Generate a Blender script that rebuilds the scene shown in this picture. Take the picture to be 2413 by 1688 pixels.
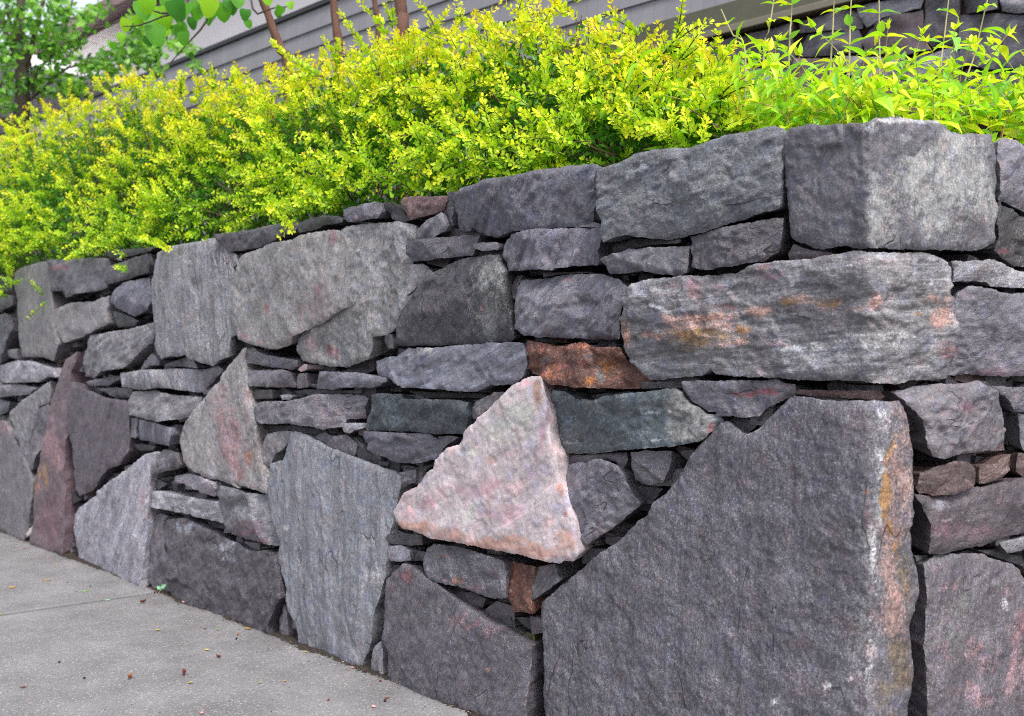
import bpy, math, random
import numpy as np
from mathutils import Vector, Matrix
from mathutils.geometry import delaunay_2d_cdt

# ------------------------------------------------------------------ camera, world, sun, exposure
SC = bpy.context.scene
COL = SC.collection
for _o in list(bpy.data.objects):
    bpy.data.objects.remove(_o)
CAM_H = 0.85                      # eye height in metres
FPX, CX, CY = 2618.0, 1206.5, 844.0   # focal length and centre of a 2413-wide picture
cam = bpy.data.cameras.new('camera')
cam.sensor_width = 36.0
cam.lens = 36.0 * FPX / 2413.0
cam.clip_start = 0.05
cam.clip_end = 900.0
cam.dof.use_dof = True
cam.dof.focus_distance = 2.45
cam.dof.aperture_fstop = 5.0
cam_ob = bpy.data.objects.new('camera', cam)
cam_ob.location = (0, 0, CAM_H)
cam_ob.rotation_euler = (math.radians(90), 0, 0)
COL.objects.link(cam_ob)
SC.camera = cam_ob

SUN_EL, SUN_AZ = 54.0, 158.0       # azimuth measured clockwise from +Y (the view direction)
W = bpy.data.worlds.new('World'); SC.world = W
W.use_nodes = True
wn = W.node_tree; wn.nodes.clear()
sky = wn.nodes.new('ShaderNodeTexSky'); sky.sky_type = 'NISHITA'
sky.sun_disc = False
sky.sun_elevation = math.radians(SUN_EL); sky.sun_rotation = math.radians(SUN_AZ)
sky.air_density = 1.0; sky.dust_density = 3.0; sky.ozone_density = 1.0
hs = wn.nodes.new('ShaderNodeHueSaturation'); hs.inputs['Saturation'].default_value = 0.36
bgn = wn.nodes.new('ShaderNodeBackground'); bgn.inputs['Strength'].default_value = 0.14
wo = wn.nodes.new('ShaderNodeOutputWorld')
wn.links.new(sky.outputs[0], hs.inputs['Color']); wn.links.new(hs.outputs[0], bgn.inputs['Color'])
wn.links.new(bgn.outputs[0], wo.inputs['Surface'])
sun = bpy.data.lights.new('sun', 'SUN'); sun.energy = 1.5; sun.angle = math.radians(12); sun.color = (1.0, 0.96, 0.9)
sun_ob = bpy.data.objects.new('sun', sun)
_az, _el = math.radians(SUN_AZ), math.radians(SUN_EL)
_dir = Vector((math.sin(_az)*math.cos(_el), math.cos(_az)*math.cos(_el), math.sin(_el)))
sun_ob.rotation_euler = _dir.to_track_quat('Z', 'Y').to_euler()
sun_ob.location = (0, 0, 8)
COL.objects.link(sun_ob)
SC.view_settings.view_transform = 'Standard'; SC.view_settings.look = 'None'
SC.view_settings.gamma = 1.0; SC.view_settings.use_curve_mapping = False
SC.view_settings.exposure = 1.08
SC.render.engine = 'CYCLES'
SC.cycles.max_bounces = 6; SC.cycles.diffuse_bounces = 4; SC.cycles.glossy_bounces = 2
SC.cycles.transmission_bounces = 4; SC.cycles.transparent_max_bounces = 4
SC.cycles.use_denoising = False
SC.cycles.filter_width = 1.05
SC.cycles.sample_clamp_indirect = 4.0

RNG = np.random.default_rng(7)
random.seed(7)

# ------------------------------------------------------------------ scene tagging helpers
def tag(o, label=None, cat=None, group=None, kind=None):
    if label: o['label'] = label
    if cat: o['category'] = cat
    if group: o['group'] = group
    if kind: o['kind'] = kind
    return o
def empty(name, loc=(0, 0, 0), rz=0.0):
    o = bpy.data.objects.new(name, None); o.empty_display_size = 0.1
    o.location = loc; o.rotation_euler = (0, 0, rz); COL.objects.link(o); return o
def link(name, me, parent=None):
    o = bpy.data.objects.new(name, me); COL.objects.link(o)
    if parent is not None: o.parent = parent
    return o
def mesh_np(name, V, F, mats=None, smooth=True, vcol=None, vec=None, flt=None):
    """V (n,3), F (m,3) or (m,4) or list of arrays"""
    me = bpy.data.meshes.new(name)
    V = np.asarray(V, np.float32)
    Fl = F if isinstance(F, list) else [F]
    Fl = [np.asarray(f, np.int32) for f in Fl if len(f)]
    nl = sum(f.size for f in Fl); nf = sum(len(f) for f in Fl)
    me.vertices.add(len(V)); me.vertices.foreach_set('co', V.ravel())
    me.loops.add(nl); me.loops.foreach_set('vertex_index', np.concatenate([f.ravel() for f in Fl]))
    me.polygons.add(nf)
    tot = np.concatenate([np.full(len(f), f.shape[1], np.int32) for f in Fl])
    st = np.concatenate([[0], np.cumsum(tot)[:-1]]).astype(np.int32)
    me.polygons.foreach_set('loop_start', st); me.polygons.foreach_set('loop_total', tot)
    me.polygons.foreach_set('use_smooth', np.full(nf, bool(smooth)))
    me.update(calc_edges=True)
    for nm, arr in (vcol or {}).items():
        a = me.attributes.new(nm, 'FLOAT_COLOR', 'POINT')
        a.data.foreach_set('color', np.asarray(arr, np.float32).ravel())
    for nm, arr in (vec or {}).items():
        a = me.attributes.new(nm, 'FLOAT_VECTOR', 'POINT')
        a.data.foreach_set('vector', np.asarray(arr, np.float32).ravel())
    for nm, arr in (flt or {}).items():
        a = me.attributes.new(nm, 'FLOAT', 'POINT'); a.data.foreach_set('value', np.asarray(arr, np.float32).ravel())
    for m in (mats or []): me.materials.append(m)
    return me

# ------------------------------------------------------------------ numpy value noise
def _hash(ix, iy, iz, seed):
    h = (ix.astype(np.int64)*374761393 + iy.astype(np.int64)*668265263 + iz.astype(np.int64)*2147483647 + seed*974634777) & 0xffffffff
    h = ((h ^ (h >> 13)) * 1274126177) & 0xffffffff
    h = ((h ^ (h >> 16)) * 2246822519) & 0xffffffff
    return ((h ^ (h >> 15)) & 0xffffff) / float(0xffffff)
def vnoise(P, scale=1.0, seed=0):
    """gradient noise, about -1..1"""
    P = np.asarray(P, float)*scale
    if P.shape[1] == 2: P = np.column_stack([P, np.full(len(P), .37*seed % 7.1)])
    I = np.floor(P).astype(np.int64); f = P-I; u = f*f*f*(f*(f*6-15)+10)
    r = 0
    for dx in (0, 1):
        wx = u[:, 0] if dx else 1-u[:, 0]
        for dy in (0, 1):
            wy = u[:, 1] if dy else 1-u[:, 1]
            for dz in (0, 1):
                wz = u[:, 2] if dz else 1-u[:, 2]
                h = _hash(I[:, 0]+dx, I[:, 1]+dy, I[:, 2]+dz, seed)
                a = h*6.28318; c = _hash(I[:, 0]+dx, I[:, 1]+dy, I[:, 2]+dz, seed+991)*2-1
                q = np.sqrt(1-c*c)
                r = r + wx*wy*wz*(np.cos(a)*q*(f[:, 0]-dx)+np.sin(a)*q*(f[:, 1]-dy)+c*(f[:, 2]-dz))
    return np.clip(r*1.75, -1, 1)
_RC, _RS = math.cos(.87), math.sin(.87)
def fbm(P, scale, octv=4, seed=0, gain=0.5):
    a, t, r = 1.0, 0.0, 0
    P = np.asarray(P, float)
    for i in range(octv):
        r = r + a*vnoise(P, scale, seed+i*17); t += a; a *= gain; scale *= 2.03
        Q = P.copy(); Q[:, 0] = P[:, 0]*_RC-P[:, 1]*_RS; Q[:, 1] = P[:, 0]*_RS+P[:, 1]*_RC; P = Q
    return r/t*1.15

# ------------------------------------------------------------------ where the wall stands
CORNER = np.array([0.6065, 1.8955])
DL = np.array([0.6593, -0.7519])       # along the long face, towards the corner (s grows to the right)
DR = np.array([0.8537, 0.5208])        # along the return face, away from the corner
NL = np.array([-0.7519, -0.6593])      # outward normals
NR = np.array([0.5208, -0.8537])
MIT, MW = 0.841, 0.09                  # mitre of the corner, and how far the shift is spread
def fold(s, d):
    """unfolded wall coordinate s and offset d (outwards) -> ground XY, mitred at the corner"""
    s = np.asarray(s, float); d = np.asarray(d, float)
    left = (s < 0)[:, None]
    m = (np.clip(d, -.04, .04)*MIT*np.clip(1-np.abs(s)/MW, 0, 1))[:, None]
    wear = (.0035*np.exp(-(s/.006)**2))[:, None]
    n = np.where(left, NL, NR)
    return CORNER + np.where(left, s[:, None]*DL+m*DL, s[:, None]*DR-m*DR) + n*d[:, None] - (NL+NR)/1.53*wear
def ray_sv(px, py, d0):
    rx, rz = (px-CX)/FPX, -(py-CY)/FPX
    m = d0*MIT if abs(d0) < .05 else 0.0
    for N, D in ((NL, DL), (NR, DR)):
        P0 = CORNER + N*d0
        t = (P0@N)/(np.array([rx, 1.0])@N)
        p = np.array([rx, 1.0])*t
        s = (p-P0)@D
        if N is NL and s <= m:
            if s > -MW: s = (s-m)/(1+m/MW)
            break
    if N is NR:
        if s < MW: s = (s+m)/(1+m/MW)
        s = max(s, 0.0)
    return s, CAM_H + rz*t
def to_px(V):
    V = np.asarray(V)
    return np.column_stack([CX+FPX*V[:, 0]/V[:, 1], CY-FPX*(V[:, 2]-CAM_H)/V[:, 1]])
# ------------------------------------------------------------------ the stones of the wall, outlined
T = 3.8233
TILES = dict(A=(0, 550), B=(0, 900), C=(500, 400), D=(500, 780), E=(0, 1200), F=(400, 1100), G=(750, 1260),
             H=(950, 350), I=(950, 700), J=(850, 980), K=(1400, 600), L=(1380, 250), M=(1813, 250),
             N=(1813, 580), O=(1813, 900), P=(1813, 1268), Q=(1300, 850))
def parse(txt):
    """'A 10,20 30,40 B 5,6' -> source pixels"""
    t, out = None, []
    for w in txt.split():
        if ',' not in w: t = w; continue
        x, y = map(float, w.split(','))
        if t == 'S': out.append((x, y))
        else: out.append((TILES[t][0]+x/T, TILES[t][1]+y/T))
    return out
# kind | stand-out cm | relief mm | grain angle | outline   (| stains: colour tile x,y rx,ry strength ; ...)
STONES = '''
d|0|6|10|A 0,380 90,390 95,520 0,530 -60,520 -60,370
q|1.2|5|85|A 118,360 160,320 330,262 425,250 445,480 480,690 490,860 515,1000 500,1080 475,1150 370,1115 195,1115 160,930 140,620 110,470
g|0.8|9|5|A 450,240 720,220 965,225 975,320 965,490 880,520 650,560 575,585 550,520 455,520 450,400|red A 520,310 90,25 .8;red A 600,300 50,20 .6
d|0.2|5|0|A 960,160 1170,140 1430,120 1380,140 1340,165 1160,205 975,220
g|1|6|15|A 970,300 1150,235 1340,180 1350,280 1330,350 1200,390 1080,430 975,465
b|0.8|7|40|A 1060,455 1300,395 1315,560 1290,680 1180,750 1080,690 980,620 995,540
d|-1.5|5|40|A 1040,700 1110,720 1180,760 1240,790 1210,830 1070,850
d|-4|3|90|A 1290,400 1375,380 1385,720 1280,715
n|0.6|5|10|A 550,660 640,625 850,610 985,560 970,700 975,820 850,880 700,940 570,985 520,950 490,870 485,700
l|1.8|7|95|A 1400,180 1590,105 1740,80 1985,20 2020,150 2080,190 2100,260 2060,300 2075,600 2090,900 2040,940 2030,1110 1950,1150 1890,1198 1700,1130 1665,1090 1600,1115 1530,1110 1450,1130 1400,1010 1385,800 1365,600 1365,400 1380,250
p|-1.8|4|0|A 2090,190 2190,185 2150,300 2090,380 2060,340
l|1|10|15|A 780,915 900,905 1150,870 1385,800 1390,900 1350,980 1240,1090 1180,1170 1120,1220 900,1245 780,1310 700,1290 670,1200 670,1100 720,1010
g|-0.5|5|70|A 1255,1245 1300,1150 1370,1080 1440,1150 1440,1190 1350,1190
g|-0.5|5|20|A 1450,1190 1560,1150 1680,1110 1760,1150 1800,1215 1640,1205 1500,1200
l|0.8|11|90|A 1085,1260 1300,1235 1560,1220 1810,1225 1820,1440 1700,1435 1500,1390 1320,1410 1095,1385
g|-0.6|6|60|A 1820,1360 1900,1215 1970,1190 2010,1230 1930,1330 1830,1410
g|-0.4|4|0|A 770,1340 900,1310 1060,1285 1090,1310 960,1370 820,1375
d|-0.6|5|10|A 890,1400 1000,1390 1200,1400 1180,1470 1100,1490 1000,1470
n|-0.8|4|0|A 60,1050 145,1040 150,1140 60,1110
l|0.6|9|10|A 10,1180 170,1145 300,1150 420,1200 490,1215 500,1300 420,1290 350,1340 10,1350 -60,1345 -60,1190
l|0.3|7|5|A -60,1380 130,1360 330,1390 250,1450 50,1470 -60,1480
g|0.5|6|10|A -60,560 90,555 95,650 0,690 -60,700
g|0.8|8|80|A -60,760 60,720 95,760 95,880 60,980 0,1160 -60,1180
b|-1|5|20|B -60,150 0,160 60,180 50,260 0,300 -60,300
m|0.8|6|88|A 660,1060 650,1150 610,1250 605,1400 B 600,330 590,500 575,720 580,900 580,1300 575,1380 565,1560 400,1530 300,1450 280,1400 310,1290 320,1080 320,860 360,700 400,480 430,300 470,100 A 490,1330 520,1230 550,1140|ochre B 400,840 60,110 .75;rust B 330,950 30,60 .7;pink B 480,600 120,260 .8;mauve B 440,1250 160,260 .8
n|0.4|8|70|B 60,270 200,170 330,80 440,-10 445,100 435,190 350,220 320,370 250,560 230,700 190,620 120,480 80,340
g|0.0|8|70|B 430,200 430,340 400,480 350,670 310,800 250,740 240,600 290,420 340,270
n|0.8|5|80|B -60,340 40,350 90,420 130,540 230,690 270,790 300,900 295,1050 270,1200 250,1330 220,1440 100,1390 -60,1330|pink B 30,420 60,110 .8;pink B 250,760 30,90 .5
w|0.5|3|40|B 200,1390 240,1340 310,1280 300,1350 230,1410
p|0.9|6|65|B 620,10 660,0 700,40 870,110 930,140 1060,165 1120,165 1150,250 1165,500 1150,640 1080,750 960,790 900,880 840,970 700,1035 665,980 645,800 625,600 600,380 605,200 620,100
d|-2.5|3|80|B 590,1060 650,990 700,1040 740,1060 640,1110
n|-2.5|4|40|B 480,1525 560,1470 630,1400 640,1480 640,1600 540,1580
l|0.8|10|15|B 1170,170 1220,90 1400,75 1550,120 1740,140 1745,230 1700,300 1580,340 1440,360 1280,320 1180,290 1165,240
b|0.3|4|90|B 1175,325 1235,325 1230,510 1180,500
b|0.6|5|85|B 1250,335 1380,370 1550,415 1560,480 1530,580 1400,560 1245,520
d|-1.6|4|0|B 1175,560 1260,560 1390,580 1370,620 1260,620
l|1.2|7|50|B 1330,650 1420,625 1400,750 1370,830 1355,950 1350,1147 E 1345,300 1320,500 1310,660 1310,740 650,490 640,300 620,180 B 640,1200 660,1140 850,1030 850,990 950,920 1100,820 1250,700|pink B 1285,1050 40,80 .6;ochre E 1230,330 60,130 .25
g|0.4|9|20|B 1440,610 1600,640 1640,740 1630,770 1400,830 1390,780 1410,700
n|1.6|6|80|B 1890,70 1800,150 1700,290 1640,380 1595,480 1590,560 1650,720 1700,780 1850,860 2000,900 2150,960 D 200,1380 350,1430 490,1470 500,1440 480,1340 430,1200 400,1050 380,850 360,720 320,600 310,480 290,350 280,250 300,150 250,170 200,230 120,310|pink D 70,750 60,250 .75;pink D 310,650 40,160 .7;rust D 330,1150 70,120 .75;pink D 220,1050 150,260 .75;red D 230,1280 50,100 .7;pink B 2050,450 80,240 .7
l|0.5|8|15|B 1510,850 1680,830 1850,850 1975,900 1975,960 1950,1030 1800,990 1650,930 1530,900
d|-1|5|0|B 1360,870 1400,860 1490,920 1440,970 1370,960
l|0.9|9|8|B 1365,990 1450,985 1600,1010 1750,1050 1940,1080 1975,1280 1850,1250 1700,1200 1500,1150 1360,1130
n|2.2|6|82|C 280,770 500,670 700,630 760,590 950,550 1060,535 1150,550 1200,640 1280,820 1305,1000 1300,1120 1270,1210 1100,1300 1000,1390 900,1420 780,1480 720,1513 700,1573 570,1618 480,1608 300,1563 215,1523 190,1440 150,1330 155,1150 165,1050 190,960 250,800|red C 490,1250 22,80 .8;mauve C 560,1040 20,70 .7;mauve C 900,1230 260,240 .4;mauve C 1090,640 40,100 .7;pink C 270,1500 90,40 .8;pink C 440,1555 60,40 .7;mauve C 940,1150 100,180 .5
n|0.4|9|85|C 1150,560 1195,510 1420,480 1640,460 1800,500 1815,640 1760,700 1770,900 1790,1000 1770,1150 1690,1280 1620,1440 1560,1490 1440,1510 1430,1606 D 1400,260 1210,325 1050,320 900,290 800,270 760,180 770,60 C 780,1480 900,1390 1060,1290 1250,1180 1260,1000 1180,700|red D 1050,140 28,100 1.0;red D 1115,170 30,80 .9;pink D 890,130 70,120 .7;pink D 700,180 50,50 .6;mauve D 1000,150 20,140 .6
d|-1.5|5|80|D 150,40 215,60 220,190 180,200 130,150
g|0|7|15|D 305,165 380,155 420,200 600,240 770,265 770,320 700,350 520,325 380,300 330,290
g|0.4|7|10|D 300,355 640,350 690,380 710,505 700,515 480,505 310,495 270,430
w|-0.6|4|30|D 760,350 820,300 860,300 860,345 800,370|red D 810,330 60,40 .6
p|-0.6|4|85|D 755,440 775,385 850,380 860,510 760,520
b|0.8|7|10|D 915,365 1280,375 1440,400 1560,425 1560,460 1450,510 1300,510 1100,515 1050,530 960,520 905,525
b|1|9|20|I 10,460 300,455 600,430 800,415 1000,410 1090,420 1120,520 1110,620 1060,740 980,790 880,790 800,790 690,855 500,850 330,830 0,815 D 1650,480 1580,430 1450,400 1400,370 1400,270 1480,240 1620,230 1700,165|warm I 180,500 200,50 .4
g|-1|5|30|D 1530,70 1560,30 1630,30 1640,160 1590,165 1545,130
d|-0.3|5|0|D 330,530 560,530 550,610 370,615
l|0.6|9|5|D 380,660 500,635 650,635 750,622 850,600 900,575 1130,570 1300,585 1340,610 1300,690 1290,790 1170,800 1160,870 1080,870 1000,890 870,860 730,830 560,840 430,835 385,800|pink D 1050,760 130,70 .35
l|0.2|4|0|D 620,580 680,570 720,590 700,620 640,620
l|-0.8|4|20|D 1170,860 1200,830 1330,830 1340,880 1270,895 1230,925 1190,910
e|0.8|8|30|D 1405,570 1500,565 1690,570 1700,610 1900,615 2200,620 2330,640 2335,750 2270,930 2000,930 1700,905 1340,895 1360,780 1390,700
b|0.9|12|15|D 1330,905 1700,915 1920,930 1990,1000 2030,1090 1960,1160 1830,1195 1700,1190 1600,1170 1450,1110 1370,1070 1335,1000
g|-0.8|5|30|D 2020,950 2150,945 2210,960 2130,1020 2060,1080 2030,1020
g|-1|6|20|D 1675,1280 1830,1250 1830,1360 1680,1430
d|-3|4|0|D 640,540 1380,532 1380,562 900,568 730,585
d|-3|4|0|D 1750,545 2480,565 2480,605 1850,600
n|0|8|60|D 490,930 640,900 700,900 690,980 640,1060 560,1110 530,1190 480,1230 430,1230 440,1110 460,1020
g|-1|7|40|D 920,965 1010,910 1090,945 1200,935 1275,1030 1255,1130 1150,1095 1040,1035
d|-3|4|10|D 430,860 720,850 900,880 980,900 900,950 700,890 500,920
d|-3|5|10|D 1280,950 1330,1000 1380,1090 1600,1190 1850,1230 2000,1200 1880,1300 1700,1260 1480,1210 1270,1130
s|1|7|88|D 710,920 760,905 840,940 900,970 1000,1030 1140,1100 1250,1140 1370,1180 1480,1230 1600,1270 1665,1310 F 2040,200 1990,380 1950,600 1930,850 1915,1000 1870,1180 1830,1300 1810,1450 G 460,900 440,1000 400,1100 370,1190 360,1260 F 1300,1700 1130,1640 1120,1450 1060,1300 1040,1160 1020,1000 1000,850 985,780 1005,700 980,620 930,480 905,350 885,230 900,100 D 520,1330 530,1200 640,1160 680,1040 700,970|white F 1050,540 40,40 .8;white F 1820,680 50,70 .6;white F 1850,960 60,130 .5;white F 1750,1080 50,60 .5
n|0.2|5|80|G 455,1260 480,1110 485,1040 550,965 575,1060 590,1290 500,1280
g|-0.5|6|85|F 955,1560 960,1380 1000,1250 1040,1240 1060,1300 1060,1600 1000,1600
k|1.4|13|30|F 0,470 100,465 220,530 330,570 450,640 580,690 700,760 790,765 870,750 980,790 1000,900 1020,1100 1030,1180 980,1250 940,1330 900,1440 900,1570 400,1380 0,1220 E 1530,780 1515,600 1530,450 1490,380 1470,250 1465,100 B 1480,1245|blue F 200,540 180,60 .6;blue F 520,720 220,60 .7;blue F 520,830 90,50 .6;blue F 900,1110 90,60 .4
g|0|8|85|E 1365,60 1400,40 1500,60 1465,100 1470,250 1490,380 1530,430 1520,600 1520,800 1460,790 1380,740 1350,640 1350,400 1345,200|dark E 1450,450 50,200 .7
l|0.6|11|10|F 430,260 490,170 600,190 700,230 880,260 900,350 930,480 990,650 1000,720 880,700 700,660 500,590 470,500 450,400|dark F 610,290 90,50 .6;mauve F 720,560 260,110 .7;red F 600,610 130,30 .6;red F 820,680 120,25 .6
k|1.8|8|60|G 585,410 740,265 800,280 900,340 960,390 1060,450 1220,580 1450,740 1640,860 1800,960 1890,1005 1880,1100 1870,1400 1860,1780 1500,1690 1100,1530 700,1380 600,1310 590,1100 560,960 570,800 575,600|red G 800,370 90,130 .5;red G 660,500 90,110 .4;pink G 1260,740 150,90 .4;red G 1390,820 100,60 .38;pink G 1560,880 110,80 .5;rust G 1520,1210 25,18 .9;green G 900,700 300,150 .3
k|0.8|10|12|G 920,250 960,130 1020,85 1150,100 1400,150 1700,240 1710,330 1700,570 1600,580 1480,560 1350,510 1200,455 1000,410 950,350|rust G 1100,200 80,40 .6;rust G 1200,410 180,50 .5;pink G 1450,480 150,50 .5;white G 1450,200 280,25 .5;white G 1100,260 100,60 .3
r|0.4|8|60|G 1705,250 1900,280 1970,290 1945,450 1940,600 1930,720 1850,700 1740,690 1700,580
g|0|7|60|G 1980,290 2090,265 2140,370 2190,400 2100,480 1950,590 1945,450|pink G 2060,370 40,70 .5
g|-2.5|4|20|G 1230,510 1380,520 1500,580 1470,660 1330,640 1240,580
p|-2.5|4|70|G 1500,680 1600,600 1750,650 1755,850 1700,870 1560,780
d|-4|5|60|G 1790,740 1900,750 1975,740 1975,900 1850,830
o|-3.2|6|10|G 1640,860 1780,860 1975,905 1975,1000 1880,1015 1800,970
g|-0.8|6|10|F 1975,640 2000,600 2100,600 2250,620 2250,710 2120,715 2000,690
l|-0.6|6|5|F 1940,720 2060,705 2160,760 2160,850 1980,855 1940,800
d|-2|5|0|F 1915,900 1980,880 2060,890 2030,960 1930,980
d|-2.2|4|0|F 2175,740 2294,770 2290,850 2180,850
w|2.6|4.5|28|I 1170,710 1210,715 1240,800 1300,960 1310,1100 1320,1280 1370,1440 J 1760,500 1850,760 1900,900 1940,1130 1965,1245 1900,1315 1820,1310 1770,1335 1650,1310 1400,1250 1100,1190 850,1140 600,1100 480,1040 370,1010 310,950 285,880 320,800 370,700 480,640 540,550 630,480 650,400 760,290 850,260 900,190 930,130 1010,70 1050,20 I 700,1070 800,960 900,870 1000,780 1080,740 1130,710|salmon J 450,1010 200,70 .95;salmon J 800,1080 280,70 .95;salmon J 1200,1160 300,80 .9;salmon J 1600,1230 300,90 1;salmon J 1880,1150 100,120 .7;rust J 290,900 25,25 .7;salmon J 1130,380 80,60 .7;pinkl J 1600,560 160,60 .7;pinkl J 600,820 260,180 .7;pinkl J 1100,640 340,160 .6;pinkl J 1300,900 300,160 .6;rust J 1790,650 40,110 .6;rust J 1840,860 30,80 .5;pinkl J 1640,200 50,260 .8;brown I 1210,860 40,150 .9;mauve I 1300,1040 35,220 .8;gwhite J 1250,120 330,170 .8;gwhite J 960,330 100,60 .7;gwhite J 1000,900 130,130 .7;gwhite I 1000,1000 200,200 .8;mauve J 1560,330 60,110 .5;dark J 1560,795 20,14 .7;dark J 920,785 18,12 .7;dark J 1145,170 10,10 .7;red I 880,1020 18,24 .6;pinkl I 1150,780 60,40 .7
n|-0.5|6|40|I 620,1020 660,950 800,860 900,855 850,940 740,1040 650,1110 625,1080
r|0.2|12|20|I 1120,420 1150,390 1300,420 1340,440 1480,440 1550,410 1650,415 1720,450 1940,455 1960,560 2000,600 2080,660 2150,760 2150,825 2000,830 1600,815 1480,790 1400,795 1300,740 1200,700 1150,690 1130,640 1135,540|orange I 1380,640 90,80 .5;orange I 1850,640 110,90 .7;orange I 1680,760 60,50 .7;teal I 1290,570 60,50 .7;teal I 1780,700 60,90 .7;teal I 1640,540 120,50 .5;rust I 1600,440 150,50 .7;rust I 1400,700 200,60 .6;red I 1500,600 200,60 .4
e|0.9|9|15|I 1310,900 1340,840 1440,850 Q 220,345 370,365 480,320 850,280 1110,245 1160,290 1210,370 1380,480 1490,490 1520,550 1440,640 1380,710 1320,735 1150,765 600,810 300,845 40,845 I 1350,1330 1320,1200 1310,1000|greyb Q 1130,420 160,260 1;greyb Q 1280,600 170,180 1;greyb Q 1180,680 140,100 1;red Q 1380,600 110,110 .55;red Q 1300,480 60,50 .3;white Q 900,470 90,20 .6;white Q 900,720 90,20 .6;white Q 150,740 110,25 .5
g|0.5|8|2|Q 1170,190 1300,180 2010,175 2050,200 2150,220 2150,310 2050,370 1900,440 1850,500 1700,510 1500,505 1490,470 1400,470 1270,390 1210,340 1180,260|red Q 1700,290 170,28 .8;red Q 1900,290 160,36 .95;red Q 1950,245 60,14 .7;red Q 1680,340 70,20 .5
d|-2|5|10|Q 1600,540 1700,520 1900,530 1800,620 1750,680 1700,680 1630,580
g|0.6|10|30|Q 45,960 190,920 300,930 400,890 510,880 600,920 640,1000 700,1200 760,1290 640,1410 520,1520 J 2100,1110 2000,1190 1955,1220 1930,1050 Q 170,1400 100,1160|pink Q 220,1080 40,50 .5;pink Q 410,1440 40,30 .7;pink Q 560,1480 60,30 .6;rust Q 490,1540 30,20 .6
p|-2.2|5|5|Q 50,855 300,850 600,830 690,830 700,900 640,1000 600,920 510,880 400,890 300,930 60,935
g|0.8|7|5|Q 700,830 850,810 1070,815 1050,1000 1020,1100 900,1115 810,1115 730,1080 700,960
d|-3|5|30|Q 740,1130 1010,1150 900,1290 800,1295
p|-2|5|30|Q 1140,812 1290,805 1215,905
k|1.2|7|86|O 215,125 400,145 600,172 800,168 1000,172 1080,182 1160,165 1210,220 1240,350 1270,500 1280,650 1270,800 1295,1000 1290,1200 1270,1350 P 1290,150 1335,350 1330,550 1290,700 1280,1000 1295,1200 1280,1450 1270,1606 1270,2500 S 2150,1990 S 2044,2030 S 1268,1745 G 1975,1606 1980,1100 1970,620 2294,340 Q 620,1590 750,1450 830,1400 900,1280 1000,1200 1100,1060 1200,920 1290,800 1380,700 1440,630 1500,560 1560,545 1600,570 1700,660 1750,670 1800,640 1950,510 2100,370|edge O 1000,1000 90,900 .5;ochre O 1110,620 110,260 .7;ochre O 1060,1000 90,240 1;ochre O 1120,1260 90,160 .9;salmonb O 1180,900 150,900 .75;salmonb P 1100,300 170,900 .8;ochre P 1150,150 70,250 .7;brownb P 1230,350 90,300 .7;brownb P 1150,1100 170,600 .75;white P 925,100 75,400 .42;white P 905,1000 70,500 .42;white O 1000,300 110,100 .35;white O 950,600 90,160 .5;white P 530,1330 50,50 .7;white P 60,1460 60,50 .7;white P 740,1260 50,40 .5;white P 780,950 90,250 .35;white O 420,350 50,120 .35;white O 640,340 90,60 .3;greyb P 830,600 160,900 .35;rust O 880,990 30,25 .8;red O 880,1200 40,300 .35
u|-1.6|5|0|O 210,70 600,78 1000,78 1060,130 1010,165 800,155 400,130 220,110
x|1|11|3|K 250,350 320,270 440,225 600,215 850,190 1100,185 1290,165 1380,110 1500,75 1750,55 N 380,120 600,80 750,55 950,55 1200,60 1400,55 1560,100 1600,140 1640,200 1640,320 1670,500 1675,640 1690,750 1680,900 1670,1000 1650,1120 1610,1190 1500,1210 1300,1210 1150,1245 900,1230 700,1210 300,1210 0,1185 K 1350,1100 1150,1095 1060,1080 1030,1030 940,1090 700,1110 500,1135 440,1130 380,1070 330,1010 260,960 230,880 205,780 200,570 240,530 240,430|red K 900,300 280,90 .55;red K 1600,150 200,90 .5;salmon K 270,700 60,130 .85;ochre K 900,700 300,120 1;salmon K 1000,560 420,60 .8;salmon K 1150,760 350,60 .6;salmon N 350,500 420,60 .7;red K 1150,480 250,60 .5;salmon K 560,740 160,50 .6;ochre K 1320,650 160,60 .9;salmon K 1050,620 500,80 .55;ochre K 1750,440 110,50 1;ochre K 2080,430 130,50 .9;salmon K 1500,520 180,70 .5;salmon N 950,500 100,90 .8;ochre N 500,500 90,40 .8;ochre N 810,560 30,20 .8;salmon N 1450,480 180,70 .55;salmon N 1550,600 130,200 .75;ochre N 1340,630 60,25 .8;red N 1600,980 120,110 .6;pinkl N 700,560 500,60 .45;pinkl N 60,880 120,60 .6;white N 700,900 500,40 .9;white K 1850,860 340,30 .9;white N 900,820 500,60 .45;white N 1100,330 500,30 .55;dark N 1000,220 180,45 .6;dark N 900,700 120,40 .6;dark N 1350,930 130,50 .5;dark K 440,440 30,90 .6;teal N 350,1080 420,110 .45;teal K 750,1040 400,70 .45;white K 560,700 120,60 .4;teal K 1250,420 160,60 .35;ochre K 820,850 130,40 .7
l|0.5|8|8|N 1600,140 1900,130 2000,125 2100,150 2294,230 2500,260 2700,280 2700,400 2500,385 2294,380 2100,370 2000,360 1970,320 1800,310 1650,320 1645,200
g|0.2|9|5|N 1710,480 1730,420 1790,360 1900,380 2000,400 2180,430 2294,420 2500,430 2700,440 2700,1190 2500,1180 2294,1165 2150,1180 1900,1160 1660,1165 1650,1100 1690,950 1700,700 1695,550|mauve N 2000,1150 300,60 .6;white N 2100,700 60,300 .3
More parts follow.
